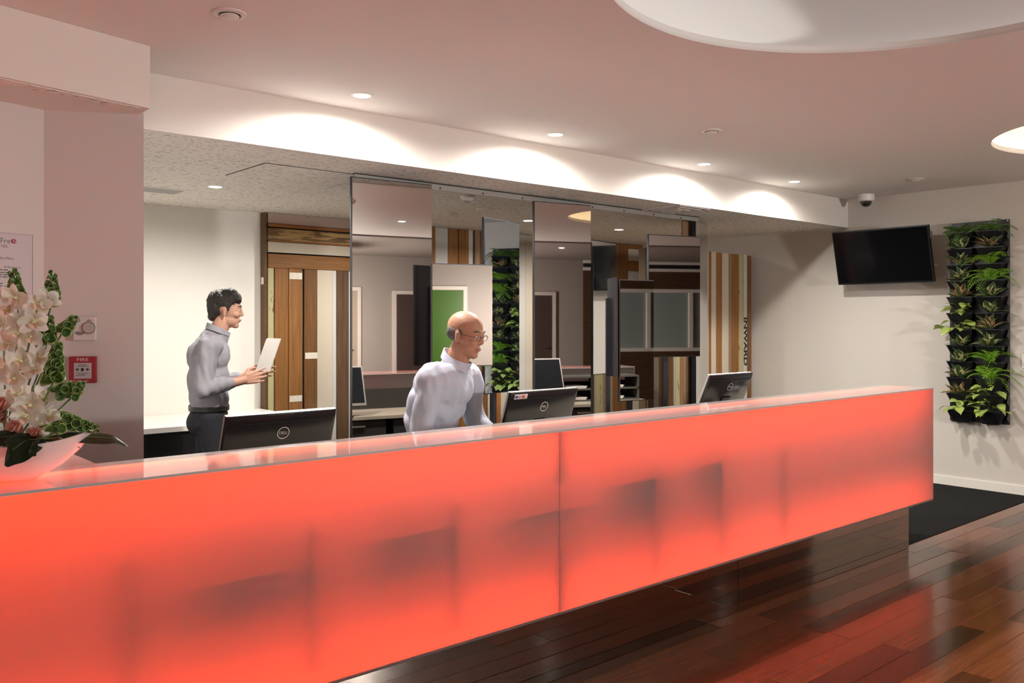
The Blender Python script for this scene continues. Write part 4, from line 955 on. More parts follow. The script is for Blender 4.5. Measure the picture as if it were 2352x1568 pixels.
# --- leaf meshes: along local +x, up is +z
def leaf_mesh(name, ln, wd, curl=0.3, cup=0.25, n=7, pointed=1.0, mat=None):
    bm = bmesh.new(); rows = []
    for i in range(n + 1):
        s = i / n; w_ = wd * (math.sin(PI * min(1, s ** 0.8)) ** pointed) * (1 if s < 1 else 0) + 0.0006
        x = ln * s * (1 - 0.15 * curl * s); z = ln * (0.25 * s - curl * s * s * 0.6)
        rows.append([bm.verts.new((x, k * w_ * 0.5, z + cup * w_ * abs(k) * 0.5)) for k in (-1, -0.5, 0, 0.5, 1)])
    for A_, B_ in zip(rows, rows[1:]):
        for i in range(4): bm.faces.new((A_[i], A_[i + 1], B_[i + 1], B_[i]))
    me = mesh_of(bm, name, True, 60)
    if mat: me.materials.append(mat)
    return me
def leaf_mat(name, mid, rim, width, edge=0.62, rough=0.35, trans=0.25, stripe=None):
    """green leaf with a paler margin: colour follows the distance from the midrib"""
    m, nt, b = nodes_of(name); L = nt.links.new
    tc = nt.nodes.new('ShaderNodeTexCoord'); sp = nt.nodes.new('ShaderNodeSeparateXYZ'); L(tc.outputs['Object'], sp.inputs[0])
    ab = nt.nodes.new('ShaderNodeMath'); ab.operation = 'ABSOLUTE'; L(sp.outputs['Y'], ab.inputs[0])
    ml = nt.nodes.new('ShaderNodeMath'); ml.operation = 'MULTIPLY'; ml.inputs[1].default_value = 2.0 / width; L(ab.outputs[0], ml.inputs[0])
    n = nt.nodes.new('ShaderNodeTexNoise'); n.inputs['Scale'].default_value = 55; n.inputs['Detail'].default_value = 3; L(tc.outputs['Object'], n.inputs['Vector'])
    ad = nt.nodes.new('ShaderNodeMath'); ad.operation = 'MULTIPLY_ADD'; ad.inputs[1].default_value = 0.7; L(n.outputs['Fac'], ad.inputs[0])
    sb = nt.nodes.new('ShaderNodeMath'); sb.operation = 'SUBTRACT'; sb.inputs[1].default_value = 0.35; L(ml.outputs[0], sb.inputs[0]); L(sb.outputs[0], ad.inputs[2])
    r = nt.nodes.new('ShaderNodeValToRGB'); r.color_ramp.elements[0].position = edge - 0.06; r.color_ramp.elements[1].position = edge + 0.06
    r.color_ramp.elements[0].color = c4(mid); r.color_ramp.elements[1].color = c4(rim)
    L(ad.outputs[0], r.inputs['Fac']); L(r.outputs['Color'], b.inputs['Base Color'])
    setin(b, Roughness=rough)
    tb = nt.nodes.new('ShaderNodeBsdfTranslucent'); L(r.outputs['Color'], tb.inputs[0])
    mx = nt.nodes.new('ShaderNodeMixShader'); mx.inputs[0].default_value = trans
    L(b.outputs[0], mx.inputs[1]); L(tb.outputs[0], mx.inputs[2]); L(mx.outputs[0], nt.nodes['Material Output'].inputs[0])
    return m
M_VAR = leaf_mat('variegated_leaf', (0.08, 0.15, 0.055), (0.72, 0.66, 0.34), 0.040, 0.55)
M_VARP = leaf_mat('pinkish_variegated_leaf', (0.12, 0.15, 0.06), (0.72, 0.46, 0.25), 0.040, 0.45)
M_SYN = leaf_mat('arrowhead_leaf', (0.44, 0.54, 0.14), (0.18, 0.33, 0.05), 0.050, 0.72)
M_FERN = leaf_mat('fern_leaf', (0.22, 0.46, 0.03), (0.28, 0.52, 0.05), 0.02, 0.6)
M_FERND = leaf_mat('dark_fern_leaf', (0.10, 0.23, 0.03), (0.14, 0.28, 0.05), 0.02, 0.6)
M_STEMG = plain('green_stem', (0.12, 0.19, 0.05), 0.5)
M_STEMR = plain('red_stem', (0.22, 0.07, 0.05), 0.5)
LEAF_VAR = [leaf_mesh('leaf', 0.075, 0.036, 0.25, 0.35, mat=M_VAR), leaf_mesh('leaf', 0.088, 0.034, 0.5, 0.2, mat=M_VAR), leaf_mesh('leaf', 0.066, 0.040, 0.1, 0.45, mat=M_VAR)]
LEAF_VARP = [leaf_mesh('leaf', 0.088, 0.028, 0.4, 0.5, mat=M_VARP), leaf_mesh('leaf', 0.075, 0.030, 0.15, 0.5, mat=M_VARP)]
LEAF_SYN = [leaf_mesh('leaf', 0.068, 0.046, 0.6, 0.15, pointed=1.5, mat=M_SYN), leaf_mesh('leaf', 0.058, 0.040, 0.35, 0.2, pointed=1.5, mat=M_SYN)]
def frond_mesh(ln, droop, mat, wide=0.036, n=15):
    bm = bmesh.new(); pts = []
    for i in range(n + 1):
        s = i / n; pts.append(Vector((ln * s * (1 - 0.25 * droop * s), 0, ln * (0.55 * s - droop * s * s))))
    tube(bm, pts, [0.0012] * (n + 1), 4)
    for i in range(1, n + 1):
        s = i / n; w_ = wide * (math.sin(PI * (0.12 + 0.88 * s)) ** 0.7) + 0.004; p_ = pts[i]; tdir = (pts[i] - pts[i - 1]).normalized()
        for sd in (-1, 1):
            a_ = p_; tip = p_ + tdir * w_ * 0.45 + Vector((0, sd * w_, -w_ * 0.18)); mid1 = p_ + tdir * 0.008 + Vector((0, sd * w_ * 0.5, 0.003)); mid2 = p_ - tdir * 0.004 + tdir * w_ * 0.18 + Vector((0, sd * w_ * 0.5, 0.001))
            bm.faces.new([bm.verts.new(q) for q in (a_, mid1, tip, mid2)])
    me = mesh_of(bm, 'frond'); me.materials.append(mat); return me
FR = [frond_mesh(0.16, 0.75, M_FERN), frond_mesh(0.19, 1.0, M_FERN, 0.040), frond_mesh(0.13, 0.55, M_FERN, 0.032)]
FRD = [frond_mesh(0.15, 1.1, M_FERND, 0.034), frond_mesh(0.17, 0.8, M_FERND, 0.036), frond_mesh(0.12, 0.5, M_FERND, 0.030)]
def place(name, me, parent, az, el, off=(0, 0, 0), sc=1.0, roll=0.0):
    o = put(name, me, None, parent, loc=off, rot=(roll, -el, az), scale=(sc, sc, sc)); return o
ORDW = ['top', 'second', 'third', 'fourth', 'fifth', 'sixth', 'seventh', 'eighth', 'ninth', 'tenth', 'eleventh', 'bottom']
KIND = {}
LAY = ['DD', 'VP', 'VF', 'VF', 'PV', 'SV', 'SP', 'VV', 'VF', 'VF', 'PS', 'SS']
TXT = {'D': ('fern', 'dark green fern', 'fern'), 'F': ('fern', 'bright green fern', 'fern'), 'V': ('variegated_plant', 'cream-edged variegated plant', 'potted plant'), 'P': ('variegated_plant', 'pinkish variegated plant', 'potted plant'), 'S': ('arrowhead_plant', 'light green arrowhead plant', 'potted plant')}
rp = random.Random(5)
for r in range(ROWS):
    for c in range(2):
        k = LAY[r][c]; nm, tx, cat = TXT[k]
        pos = SPOTS[(r, c)]
        p = thing(nm, '%s in the %s pot of the %s column of the wall planter' % (tx, ORDW[r], ['left', 'right'][c]), cat, pos, PI, 'plants in the wall planter')
        # local +x points out from the wall into the room
        if k in 'DF':
            for i in range(11 if k == 'F' else 10):
                az = -1.35 + 2.7 * i / 8 + rp.uniform(-0.2, 0.2)
                place('frond', rp.choice(FR if k == 'F' else FRD), p, az, rp.uniform(0.0, 0.95), sc=rp.uniform(1.15, 1.6), roll=rp.uniform(-0.4, 0.4))
        elif k in 'VP':
            ms = LEAF_VAR if k == 'V' else LEAF_VARP
            for i in range(15):
                az = -1.75 + 3.5 * i / 14 + rp.uniform(-0.3, 0.3); el = rp.uniform(0.0, 1.2)
                place('leaf', rp.choice(ms), p, az, el, (0.01 * math.cos(az), 0.01 * math.sin(az), 0.003), rp.uniform(1.5, 2.15), rp.uniform(-0.4, 0.4))
            bm = bmesh.new(); tube(bm, [(0, 0, -0.012), (0.002, 0, 0.012)], [0.006, 0.003], 6); put('stem', mesh_of(bm, 'stem', True), M_STEMR if k == 'P' else M_STEMG, p)
        else:
            for i in range(14):
                az = rp.uniform(-1.5, 1.5); ln = rp.uniform(0.05, 0.15); el = rp.uniform(0.1, 1.3)
                tip = Vector((math.cos(az) * math.cos(el) * ln, math.sin(az) * math.cos(el) * ln, math.sin(el) * ln * 0.75))
                bm = bmesh.new(); tube(bm, [(0, 0, -0.01), tip * 0.5 + Vector((0, 0, 0.012)), tip], 0.0013, 4); st = put('stalk', mesh_of(bm, 'stalk'), M_STEMG, p)
                place('leaf', rp.choice(LEAF_SYN), p, az + rp.uniform(-0.5, 0.5), rp.uniform(-0.7, 0.35), tip, rp.uniform(1.4, 1.9), rp.uniform(-0.5, 0.5))

# ================================================================== flower arrangement on the counter
BX, BY, BZ = 0.585, 2.775, CT
def porcelain(): return plain('bowl_white', (0.80, 0.77, 0.76), 0.25)
# boat-shaped white bowl, long axis turned towards the right of the view
bang = math.atan2(-FX, FY) + PI / 2 - rad(90)
bowl = thing('flower_bowl', 'white boat-shaped bowl holding the flowers on the counter', 'bowl', (BX - 0.045, BY + 0.03, BZ + 0.0005), -math.atan2(FX, FY) + rad(8))
bm = bmesh.new(); A_, B_ = 0.235, 0.15
NS = 40; prof = [(0.0, 0.0), (0.30, 0.0), (0.42, 0.010), (0.62, 0.032), (0.82, 0.066), (1.0, 0.112), (0.975, 0.113), (0.80, 0.075), (0.55, 0.035), (0.0, 0.02)]
rings = []
for r, z in prof:
    if r == 0: rings.append([bm.verts.new((0, 0, z))]); continue
    rr = []
    for i in range(NS):
        a = 2 * PI * i / NS; ca, sa = math.cos(a), math.sin(a)
        lift = 0.03 * (abs(ca) ** 3) * r * r
        x = A_ * r * math.copysign(abs(ca) ** 0.9, ca); y = B_ * r * math.copysign(abs(sa) ** 1.15, sa)
        rr.append(bm.verts.new((x, y, z + (lift if z > 0.005 else 0))))
    rings.append(rr)
for P_, Q_ in zip(rings, rings[1:]):
    for i in range(NS):
        j = (i + 1) % NS
        if len(P_) == 1: bm.faces.new((P_[0], Q_[j], Q_[i]))
        elif len(Q_) == 1: bm.faces.new((P_[i], P_[j], Q_[0]))
        else: bm.faces.new((P_[i], P_[j], Q_[j], Q_[i]))
put('bowl_body', mesh_of(bm, 'bowl_body', True, 60), porcelain(), bowl)
bm = bmesh.new(); lathe(bm, [(0, 0.085), (0.10, 0.084), (0.13, 0.066), (0.10, 0.045), (0, 0.035)], 20, sx=1.25, sy=0.8); put('moss', mesh_of(bm, 'moss', True), plain('moss_dark', (0.03, 0.05, 0.015), 0.9, bump=1.0, bscale=80), bowl)
# plan axes of the arrangement: q = right in view, w = away from the viewer
QV = Vector((FY, -FX, 0)); WV = Vector((FX, FY, 0)); UP = Vector((0, 0, 1))
def apt(px, py, back=0.0):
    """point on the arrangement seen at (px,py), 'back' metres behind the bowl centre"""
    t = 2.466 + back; u = upx(px)
    return Vector((t * (FX + FY * u), t * (FY - FX * u), zed(py, t)))
MOSS = Vector((BX - 0.05, BY + 0.03, BZ + 0.075))

def petal_mat(name, c0, c1, ln):
    m, nt, b = nodes_of(name); L = nt.links.new
    tc = nt.nodes.new('ShaderNodeTexCoord'); sp = nt.nodes.new('ShaderNodeSeparateXYZ'); L(tc.outputs['Object'], sp.inputs[0])
    mr = nt.nodes.new('ShaderNodeMapRange'); mr.inputs['From Max'].default_value = ln; L(sp.outputs['X'], mr.inputs['Value'])
    r = nt.nodes.new('ShaderNodeValToRGB'); r.color_ramp.elements[0].color = c4(c0); r.color_ramp.elements[1].color = c4(c1); r.color_ramp.elements[1].position = 0.45
    L(mr.outputs[0], r.inputs['Fac']); L(r.outputs['Color'], b.inputs['Base Color']); setin(b, Roughness=0.45)
    tb = nt.nodes.new('ShaderNodeBsdfTranslucent'); L(r.outputs['Color'], tb.inputs[0])
    mx = nt.nodes.new('ShaderNodeMixShader'); mx.inputs[0].default_value = 0.35
    L(b.outputs[0], mx.inputs[1]); L(tb.outputs[0], mx.inputs[2]); L(mx.outputs[0], nt.nodes['Material Output'].inputs[0])
    return m
M_PETAL = petal_mat('orchid_petal', (0.74, 0.66, 0.40), (0.86, 0.82, 0.74), 0.034)
M_LIP = petal_mat('orchid_lip', (0.80, 0.55, 0.08), (0.85, 0.62, 0.55), 0.02)
M_ROSE = petal_mat('rose_petal', (0.70, 0.30, 0.24), (0.80, 0.42, 0.34), 0.03)
PETAL = leaf_mesh('petal', 0.036, 0.032, 0.25, 0.3, 6, 0.5, M_PETAL)
SEPAL = leaf_mesh('sepal', 0.038, 0.024, -0.1, 0.3, 6, 0.55, M_PETAL)
LIPM = leaf_mesh('lip', 0.020, 0.020, 0.8, 0.8, 5, 0.6, M_LIP)
bm = bmesh.new(); lathe(bm, [(0, -0.003), (0.004, 0.0), (0.0045, 0.004), (0.003, 0.011), (0, 0.013)], 8); HEART = mesh_of(bm, 'flower', True); HEART.materials.append(plain('orchid_heart', (0.80, 0.74, 0.58), 0.5))
def facing(dirv, spin=0.0):
    q = Vector(dirv).normalized().to_track_quat('Z', 'Y'); return (q.to_matrix().to_4x4() @ Matrix.Rotation(spin, 4, 'Z')).to_euler()
rf = random.Random(21)
def orchid_flower(parent, pos, dirv, sc=1.0):
    f = put('flower', HEART, None, parent, loc=pos, rot=facing(dirv, rf.uniform(-0.4, 0.4)), scale=(sc,) * 3)
    for i, a in enumerate((90, 18, 162, -54 + 20, 234 - 20)):
        me = SEPAL if i in (0, 3, 4) else PETAL
        put('petal', me, None, f, loc=(0.003 * math.cos(rad(a)), 0.003 * math.sin(rad(a)), 0.001), rot=Euler((rf.uniform(-0.25, 0.25), -rf.uniform(0.05, 0.4), rad(a) + rf.uniform(-0.12, 0.12))))
    put('lip', LIPM, None, f, loc=(0, -0.003, 0.006), rot=(0, -0.75, rad(-90)))
    return f
def orchid(label, flowers, base=None):
    """flowers: list of (px, py, back, face_x, face_z, scale); the stalk passes behind them"""
    pts = [apt(px, py, bk + 0.03) for px, py, bk, *_ in flowers]
    root = base or MOSS
    t = thing('orchid_spray', label, 'flower', root, group='white orchid sprays in the bowl')
    path = [root] + sorted(pts, key=lambda p: p.z)
    bm = bmesh.new(); tube(bm, [p - root for p in path], 0.0032, 6); wp = put('stalk', mesh_of(bm, 'stalk', True), plain('orchid_stalk', (0.22, 0.33, 0.07), 0.4), t)
    for (px, py, bk, fx, fz, sc) in flowers:
        pos = apt(px, py, bk)
        orchid_flower(t, pos - root, QV * fx - WV * 1.0 + UP * fz, sc)
orchid('white orchid spray at the top left of the arrangement', [(12, 690, 0.02, -0.3, 0.2, 1.1), (38, 685, 0.0, 0.1, 0.1, 1.15), (8, 745, -0.02, -0.2, 0.1, 1.15), (52, 740, 0.0, 0.3, 0.0, 1.1), (20, 715, 0.04, 0.0, 0.3, 1.0)])
orchid('white orchid spray at the upper right, leaning towards the fire call point', [(88, 700, 0.04, 0.5, 0.2, 1.1), (108, 690, 0.06, 0.7, 0.3, 1.0), (78, 740, 0.0, 0.4, 0.0, 1.2), (70, 772, 0.02, 0.5, -0.2, 1.0), (45, 765, 0.0, 0.1, -0.2, 1.05)])
orchid('white orchid spray across the middle of the arrangement', [(22, 790, -0.02, -0.1, 0.1, 1.1), (50, 830, 0.0, 0.3, 0.1, 1.2), (12, 848, -0.02, -0.3, 0.0, 1.15), (92, 822, 0.02, 0.6, 0.1, 1.0), (35, 868, -0.02, 0.1, 0.0, 1.15), (78, 850, 0.03, 0.3, 0.2, 0.9)])
orchid('white orchid spray low on the right above the pink roses', [(45, 905, 0.0, 0.1, 0.0, 1.15), (98, 915, 0.01, 0.5, 0.2, 1.05), (70, 930, -0.02, 0.2, 0.0, 1.2), (115, 955, 0.0, 0.6, 0.0, 1.0), (60, 955, -0.03, 0.1, -0.2, 1.1), (28, 925, 0.0, -0.2, 0.0, 1.0), (95, 975, -0.01, 0.4, -0.2, 0.9)])
# bells of Ireland
M_BELL = leaf_mat('bell_green', (0.15, 0.28, 0.05), (0.32, 0.46, 0.13), 0.03, 0.5, trans=0.3)
bm = bmesh.new()
lathe(bm, [(0.003, 0.0), (0.008, 0.004), (0.0125, 0.011), (0.0165, 0.017)], 11)
lathe(bm, [(0.0165, 0.017), (0.0175, 0.0186), (0.0152, 0.0172)], 11, mi=2)
lathe(bm, [(0.0152, 0.0172), (0.0105, 0.011), (0.005, 0.005), (0, 0.004)], 11, mi=1)
BELL = mesh_of(bm, 'bell', True, 70)
for m_ in (M_BELL, leaf_mat('bell_inside', (0.06, 0.12, 0.022), (0.08, 0.15, 0.03), 0.03, 0.5, trans=0.1), leaf_mat('bell_rim', (0.36, 0.48, 0.16), (0.44, 0.55, 0.22), 0.03, 0.5, trans=0.2)): BELL.materials.append(m_)
bm = bmesh.new(); lathe(bm, [(0, 0.002), (0.002, 0.006), (0, 0.010)], 6); SEED = mesh_of(bm, 'seed', True); SEED.materials.append(plain('bell_seed', (0.45, 0.50, 0.25), 0.5))
def bells(label, px0, py0, px1, py1, back=0.03, n=7, sc=1.0, root=None):
    a, b = apt(px0, py0, back), apt(px1, py1, back + 0.02); root = root or MOSS
    t = thing('bells_of_ireland', label, 'flower', root, group='green bell flower stems in the bowl')
    ax = (b - a).normalized()
    bm = bmesh.new(); mid = a * 0.75 + root * 0.25 - ax * 0.02
    tube(bm, [root - root, mid - root, a - root, (a + b) / 2 - root, b - root], [0.003, 0.0028, 0.0025, 0.002, 0.001], 6); put('stalk', mesh_of(bm, 'stalk', True), M_STEMG, t)
    s1 = ax.cross(WV).normalized(); s2 = ax.cross(s1).normalized()
    for i in range(n * 4):
        if True:
            s = i / (n * 4 - 1); c = a.lerp(b, s); k = sc * (1.08 - 0.68 * s)
            an = i * 2.399
            dr = (s1 * math.cos(an) + s2 * math.sin(an)) + ax * rf.uniform(0.15, 0.55)
            o = put('bell', BELL, None, t, loc=c + dr.normalized() * 0.004 - root, rot=facing(dr), scale=(k, k, k * 1.05))
bells('green bell flower stem standing tallest at the top left', 42, 705, 30, 622, 0.06, 6, 1.05)
bells('green bell flower stem at the top beside the menu', 118, 700, 120, 628, 0.08, 5, 1.0)
bells('short green bell flower stem just behind the right orchids', 108, 790, 112, 725, 0.05, 5, 1.0)
bells('green bell flower stem pointing at the thermostat', 142, 765, 172, 728, 0.08, 4, 0.85)
bells('large bright green bell flower stem in the middle right', 122, 878, 132, 790, 0.0, 8, 1.1)
bells('green bell flower stem reaching towards the fire call point', 128, 905, 168, 882, 0.02, 4, 0.9)
bells('small green bell flower stem under the fire call point', 162, 915, 190, 878, 0.03, 4, 0.75)
bells('green bell flower stem lying low over the bowl rim', 142, 965, 222, 985, -0.02, 7, 0.95)
bells('small bright green bell cluster at the bowl rim', 128, 990, 145, 970, -0.05, 2, 0.9)
# pink roses
RP = leaf_mesh('rose_petal', 0.030, 0.034, -0.5, 0.6, 5, 0.5, M_ROSE)
bm = bmesh.new(); lathe(bm, [(0.004, 0), (0.010, 0.006), (0.011, 0.016), (0.007, 0.026), (0.002, 0.024)], 10); RB = mesh_of(bm, 'bud', True); RB.materials.append(M_ROSE)
for k, (px, py, bk, sc) in enumerate(((50, 990, -0.05, 1.15), (12, 935, -0.04, 1.1), (85, 1000, -0.06, 0.9), (5, 960, -0.02, 1.0))):
    pos = apt(px, py, bk); root = MOSS + Vector((0.01 * k - 0.02, -0.02, -0.01))
    t = thing('pink_rose', ['pink rose in the middle just above the bowl rim', 'pink rose at the left edge of the picture', 'small pale pink rose on the bowl rim right of the others', 'half hidden pink rose low at the left edge'][k], 'rose', root, group='pink roses in the bowl')
    bm = bmesh.new(); tube(bm, [(0, 0, 0), (pos - root) * 0.6 + Vector((0, 0, 0.005)), pos - root], 0.0028, 6); put('stalk', mesh_of(bm, 'stalk', True), M_STEMG, t)
    rot = facing(-WV + UP * 0.5 + QV * (0.2 * k - 0.3))
    bud = put('bud', RB, None, t, loc=pos - root, rot=rot, scale=(sc,) * 3)
    for i in range(11):
        a = i * 2.4; el = 1.25 - 0.09 * i
        put('petal', RP, None, bud, loc=(0.003 * math.cos(a), 0.003 * math.sin(a), 0.002), rot=Euler((0, -el, a)))
# large dark leaves
M_BIG = leaf_mat('dark_glossy_leaf', (0.012, 0.028, 0.012), (0.018, 0.04, 0.016), 0.08, 0.6, rough=0.25, trans=0.05)
M_BIG2 = leaf_mat('striped_leaf', (0.030, 0.045, 0.022), (0.08, 0.075, 0.04), 0.08, 0.6, rough=0.3, trans=0.1)
def big_leaf(label, pts, wd, mat, drop=0.0):
    """pts: (px, py, back) along the midrib"""
    P_ = [apt(*q) for q in pts]; root = P_[0]; n = 16
    def samp(s):
        f = s * (len(P_) - 1); i = min(int(f), len(P_) - 2); return P_[i].lerp(P_[i + 1], f - i)
    t = thing('large_leaf', label, 'leaf', root, group='large leaves in the bowl')
    bm = bmesh.new(); rows = []
    for i in range(n + 1):
        s = i / n; c = samp(s); d_ = (samp(min(1, s + 0.03)) - samp(max(0, s - 0.03))).normalized()
        side = d_.cross(UP).normalized(); side = (side * 0.6 - UP * 0.55 * (1 if side.dot(WV) < 0 else -1)).normalized()
        w_ = wd * math.sin(PI * min(1.0, 0.06 + 0.94 * s)) ** 0.75 * (1 if i < n else 0.02)
        rows.append([bm.verts.new(c - root + side * k * w_ * 0.5 - UP * abs(k) * w_ * 0.1) for k in (-1, -0.5, 0, 0.5, 1)])
    for R_, S_ in zip(rows, rows[1:]):
        for i in range(4): bm.faces.new((R_[i], R_[i + 1], S_[i + 1], S_[i]))
    e = bmesh.ops.solidify(bm, geom=list(bm.faces), thickness=0.0008)
    put('blade', mesh_of(bm, 'blade', True, 60), mat, t)
    bm = bmesh.new(); tube(bm, [samp(i / 8) - root - UP * 0.001 for i in range(9)], [0.0022 * (1 - 0.8 * i / 8) for i in range(9)], 5); put('midrib', mesh_of(bm, 'midrib', True), M_STEMG, t)
big_leaf('long dark striped leaf stretching right over the counter', [(95, 1008, -0.03), (160, 1000, 0.0), (225, 1003, 0.03), (262, 1006, 0.05), (296, 1026, 0.07)], 0.042, M_BIG2)
big_leaf('folded dark green leaf hanging over the front of the bowl', [(100, 1005, -0.06), (60, 1010, -0.12), (25, 1035, -0.17), (10, 1068, -0.18)], 0.085, M_BIG)
big_leaf('short pointed dark leaf on the bowl rim', [(92, 1000, -0.06), (78, 1012, -0.13), (70, 1030, -0.16), (66, 1043, -0.165)], 0.05, M_BIG)
big_leaf('dark green leaf lying along the left of the bowl rim', [(60, 1000, -0.05), (30, 1000, -0.10), (0, 1003, -0.13), (-40, 1012, -0.14)], 0.06, M_BIG)
big_leaf('narrow orange-brown leaf under the striped leaf', [(100, 1008, -0.04), (135, 1005, -0.03), (165, 1016, 0.0), (190, 1032, 0.02)], 0.012, plain('orange_leaf', (0.32, 0.12, 0.05), 0.4))
# ================================================================== the two members of staff
def blob(name, prims, voxel, smooth=6, mat=None, parent=None, noise_amp=0.0, noise_scale=9.0, cut=None):
    """one continuous surface from overlapping tapered limbs and ellipsoids"""
    bm = bmesh.new()
    for pr in prims:
        if pr[0] == 'cap':
            _, a, b, ra, rb = pr; a, b = Vector(a), Vector(b); d_ = b - a
            pts = []; rr = []
            for i in range(4):
                t_ = PI / 2 * (1 - i / 4.0); pts.append(a - d_.normalized() * ra * math.sin(t_)); rr.append(max(0.0008, ra * math.cos(t_)))
            for i in range(5): pts.append(a.lerp(b, i / 4)); rr.append(ra + (rb - ra) * i / 4)
            for i in range(1, 5):
                t_ = PI / 2 * i / 4.0; pts.append(b + d_.normalized() * rb * math.sin(t_)); rr.append(max(0.0008, rb * math.cos(t_)))
            tube(bm, pts, rr, 14)
        else:
            _, c, r, rot = pr
            M = Matrix.Translation(c) @ Euler([rad(q) for q in rot]).to_matrix().to_4x4() @ Matrix.Diagonal((r[0], r[1], r[2], 1))
            bmesh.ops.create_icosphere(bm, subdivisions=3, radius=1.0, matrix=M)
    bmesh.ops.recalc_face_normals(bm, faces=bm.faces)
    me = D.meshes.new(name); bm.to_mesh(me); bm.free()
    o = D.objects.new(name, me); COL.objects.link(o)
    m = o.modifiers.new('remesh', 'REMESH'); m.mode = 'VOXEL'; m.voxel_size = voxel
    s = o.modifiers.new('smooth', 'SMOOTH'); s.factor = 0.5; s.iterations = smooth
    dg = bpy.context.evaluated_depsgraph_get(); me2 = D.meshes.new_from_object(o.evaluated_get(dg))
    D.objects.remove(o); D.meshes.remove(me); me2.name = name
    if cut is not None:
        bm = bmesh.new(); bm.from_mesh(me2)
        for co, no in cut: bmesh.ops.bisect_plane(bm, geom=list(bm.verts) + list(bm.edges) + list(bm.faces), plane_co=co, plane_no=no, clear_outer=True)
        bm.to_mesh(me2); bm.free()
    if noise_amp:
        ns = [v.normal.copy() for v in me2.vertices]
        for v, n in zip(me2.vertices, ns):
            q = v.co * noise_scale; q2 = Vector((q.x * 1.1, q.y * 1.1, q.z * 0.55 + q.x * 0.5))
            v.co += n * noise_amp * (noise.noise(q2) + 0.5 * noise.noise(q2 * 2.3))
    for p in me2.polygons: p.use_smooth = True
    me2.materials.clear()
    if mat: me2.materials.append(mat)
    return put(name, me2, None, parent)
def skin_mat(name, c):
    m = plain(name, c, 0.5, spec=0.35, bump=0.05, bscale=160, var=0.06)
    b = m.node_tree.nodes['Principled BSDF']; b.inputs['Subsurface Weight'].default_value = 0.06; b.inputs['Subsurface Radius'].default_value = (0.01, 0.004, 0.002)
    return m
def hand(prims, wrist, fwd, palm_n, side, curl=0.9, size=1.0, spread=0.10):
    """palm with four fingers and a thumb appended to the body primitives.
    fwd: along the forearm; palm_n: direction the palm faces; side: +1/-1 for the thumb side along fwd x palm_n"""
    f = Vector(fwd).normalized(); n = Vector(palm_n); n = (n - f * n.dot(f)).normalized(); s = f.cross(n).normalized() * side
    w = Vector(wrist); L = 0.085 * size
    kn = []
    for i in range(4):
        o = s * (0.032 - 0.0215 * i) * size; p0 = w + f * 0.012; p1 = w + f * L * (1.0 - 0.05 * abs(i - 1)) + o
        prims.append(('cap', p0 + o * 0.55, p1, 0.015 * size, 0.0105 * size)); kn.append(p1)
    for i, p in enumerate(kn):
        ln = (0.040, 0.045, 0.042, 0.033)[i] * size; d_ = f.copy(); r = (0.0090, 0.0093, 0.0088, 0.0078)[i] * size
        for k in range(3):
            a = curl * (0.45 + 0.55 * k) * (0.85 + 0.08 * i); d2 = (f * math.cos(a) + n * math.sin(a) + s * spread * (1.2 - 0.8 * i) * (1 - 0.4 * k)).normalized()
            q = p + d2 * ln * (1.0, 0.72, 0.58)[k]
            prims.append(('cap', p, q, r, r * 0.92)); p = q; r *= 0.92
    t0 = w + f * 0.022 * size + s * 0.028 * size; t1 = t0 + (f * 0.6 + s * 0.65 + n * 0.45).normalized() * 0.040 * size; t2 = t1 + (f * 0.85 + s * 0.15 + n * 0.6).normalized() * 0.034 * size; t3 = t2 + (f * 0.9 + n * 0.5 - s * 0.1).normalized() * 0.024 * size
    prims += [('cap', t0, t1, 0.0165 * size, 0.012 * size), ('cap', t1, t2, 0.0115 * size, 0.0102 * size), ('cap', t2, t3, 0.0100 * size, 0.0085 * size)]
def head(prims, c, k=1.0, pitch=0.0, yaw=0.0):
    """head primitives; face looks along local +x, crown up; c = centre between the ears"""
    M = Matrix.Translation(c) @ Matrix.Rotation(yaw, 4, 'Z') @ Matrix.Rotation(pitch, 4, 'Y')
    def e(p, r, rot=(0, 0, 0)):
        R = (Matrix.Rotation(yaw, 4, 'Z') @ Matrix.Rotation(pitch, 4, 'Y') @ Euler([rad(q) for q in rot]).to_matrix().to_4x4()).to_euler()
        prims.append(('ell', M @ (Vector(p) * k), [q * k for q in r], [math.degrees(q) for q in R]))
    def cp(a, b, ra, rb): prims.append(('cap', M @ (Vector(a) * k), M @ (Vector(b) * k), ra * k, rb * k))
    e((-0.012, 0, 0.040), (0.098, 0.076, 0.083))          # skull
    e((0.030, 0, 0.005), (0.066, 0.066, 0.075))           # face
    e((0.028, 0, -0.055), (0.060, 0.056, 0.052))          # jaw
    e((0.066, 0, -0.088), (0.024, 0.026, 0.020))          # chin
    e((0.072, 0, 0.032), (0.022, 0.050, 0.014))           # brow
    for s in (-1, 1):
        e((0.062, s * 0.036, -0.018), (0.026, 0.026, 0.022))   # cheek
        e((0.074, s * 0.031, 0.012), (0.014, 0.015, 0.010))    # lids
        e((-0.004, s * 0.076, 0.000), (0.016, 0.008, 0.027), (0, -12, s * 18))   # ear
        e((-0.002, s * 0.078, -0.026), (0.010, 0.008, 0.011))
    cp((0.084, 0, 0.024), (0.101, 0, -0.014), 0.009, 0.0115)    # nose
    e((0.095, 0, -0.020), (0.012, 0.017, 0.008))
    e((0.088, 0, -0.048), (0.012, 0.025, 0.0065))         # upper lip
    e((0.086, 0, -0.060), (0.011, 0.022, 0.0070))         # lower lip
    return M
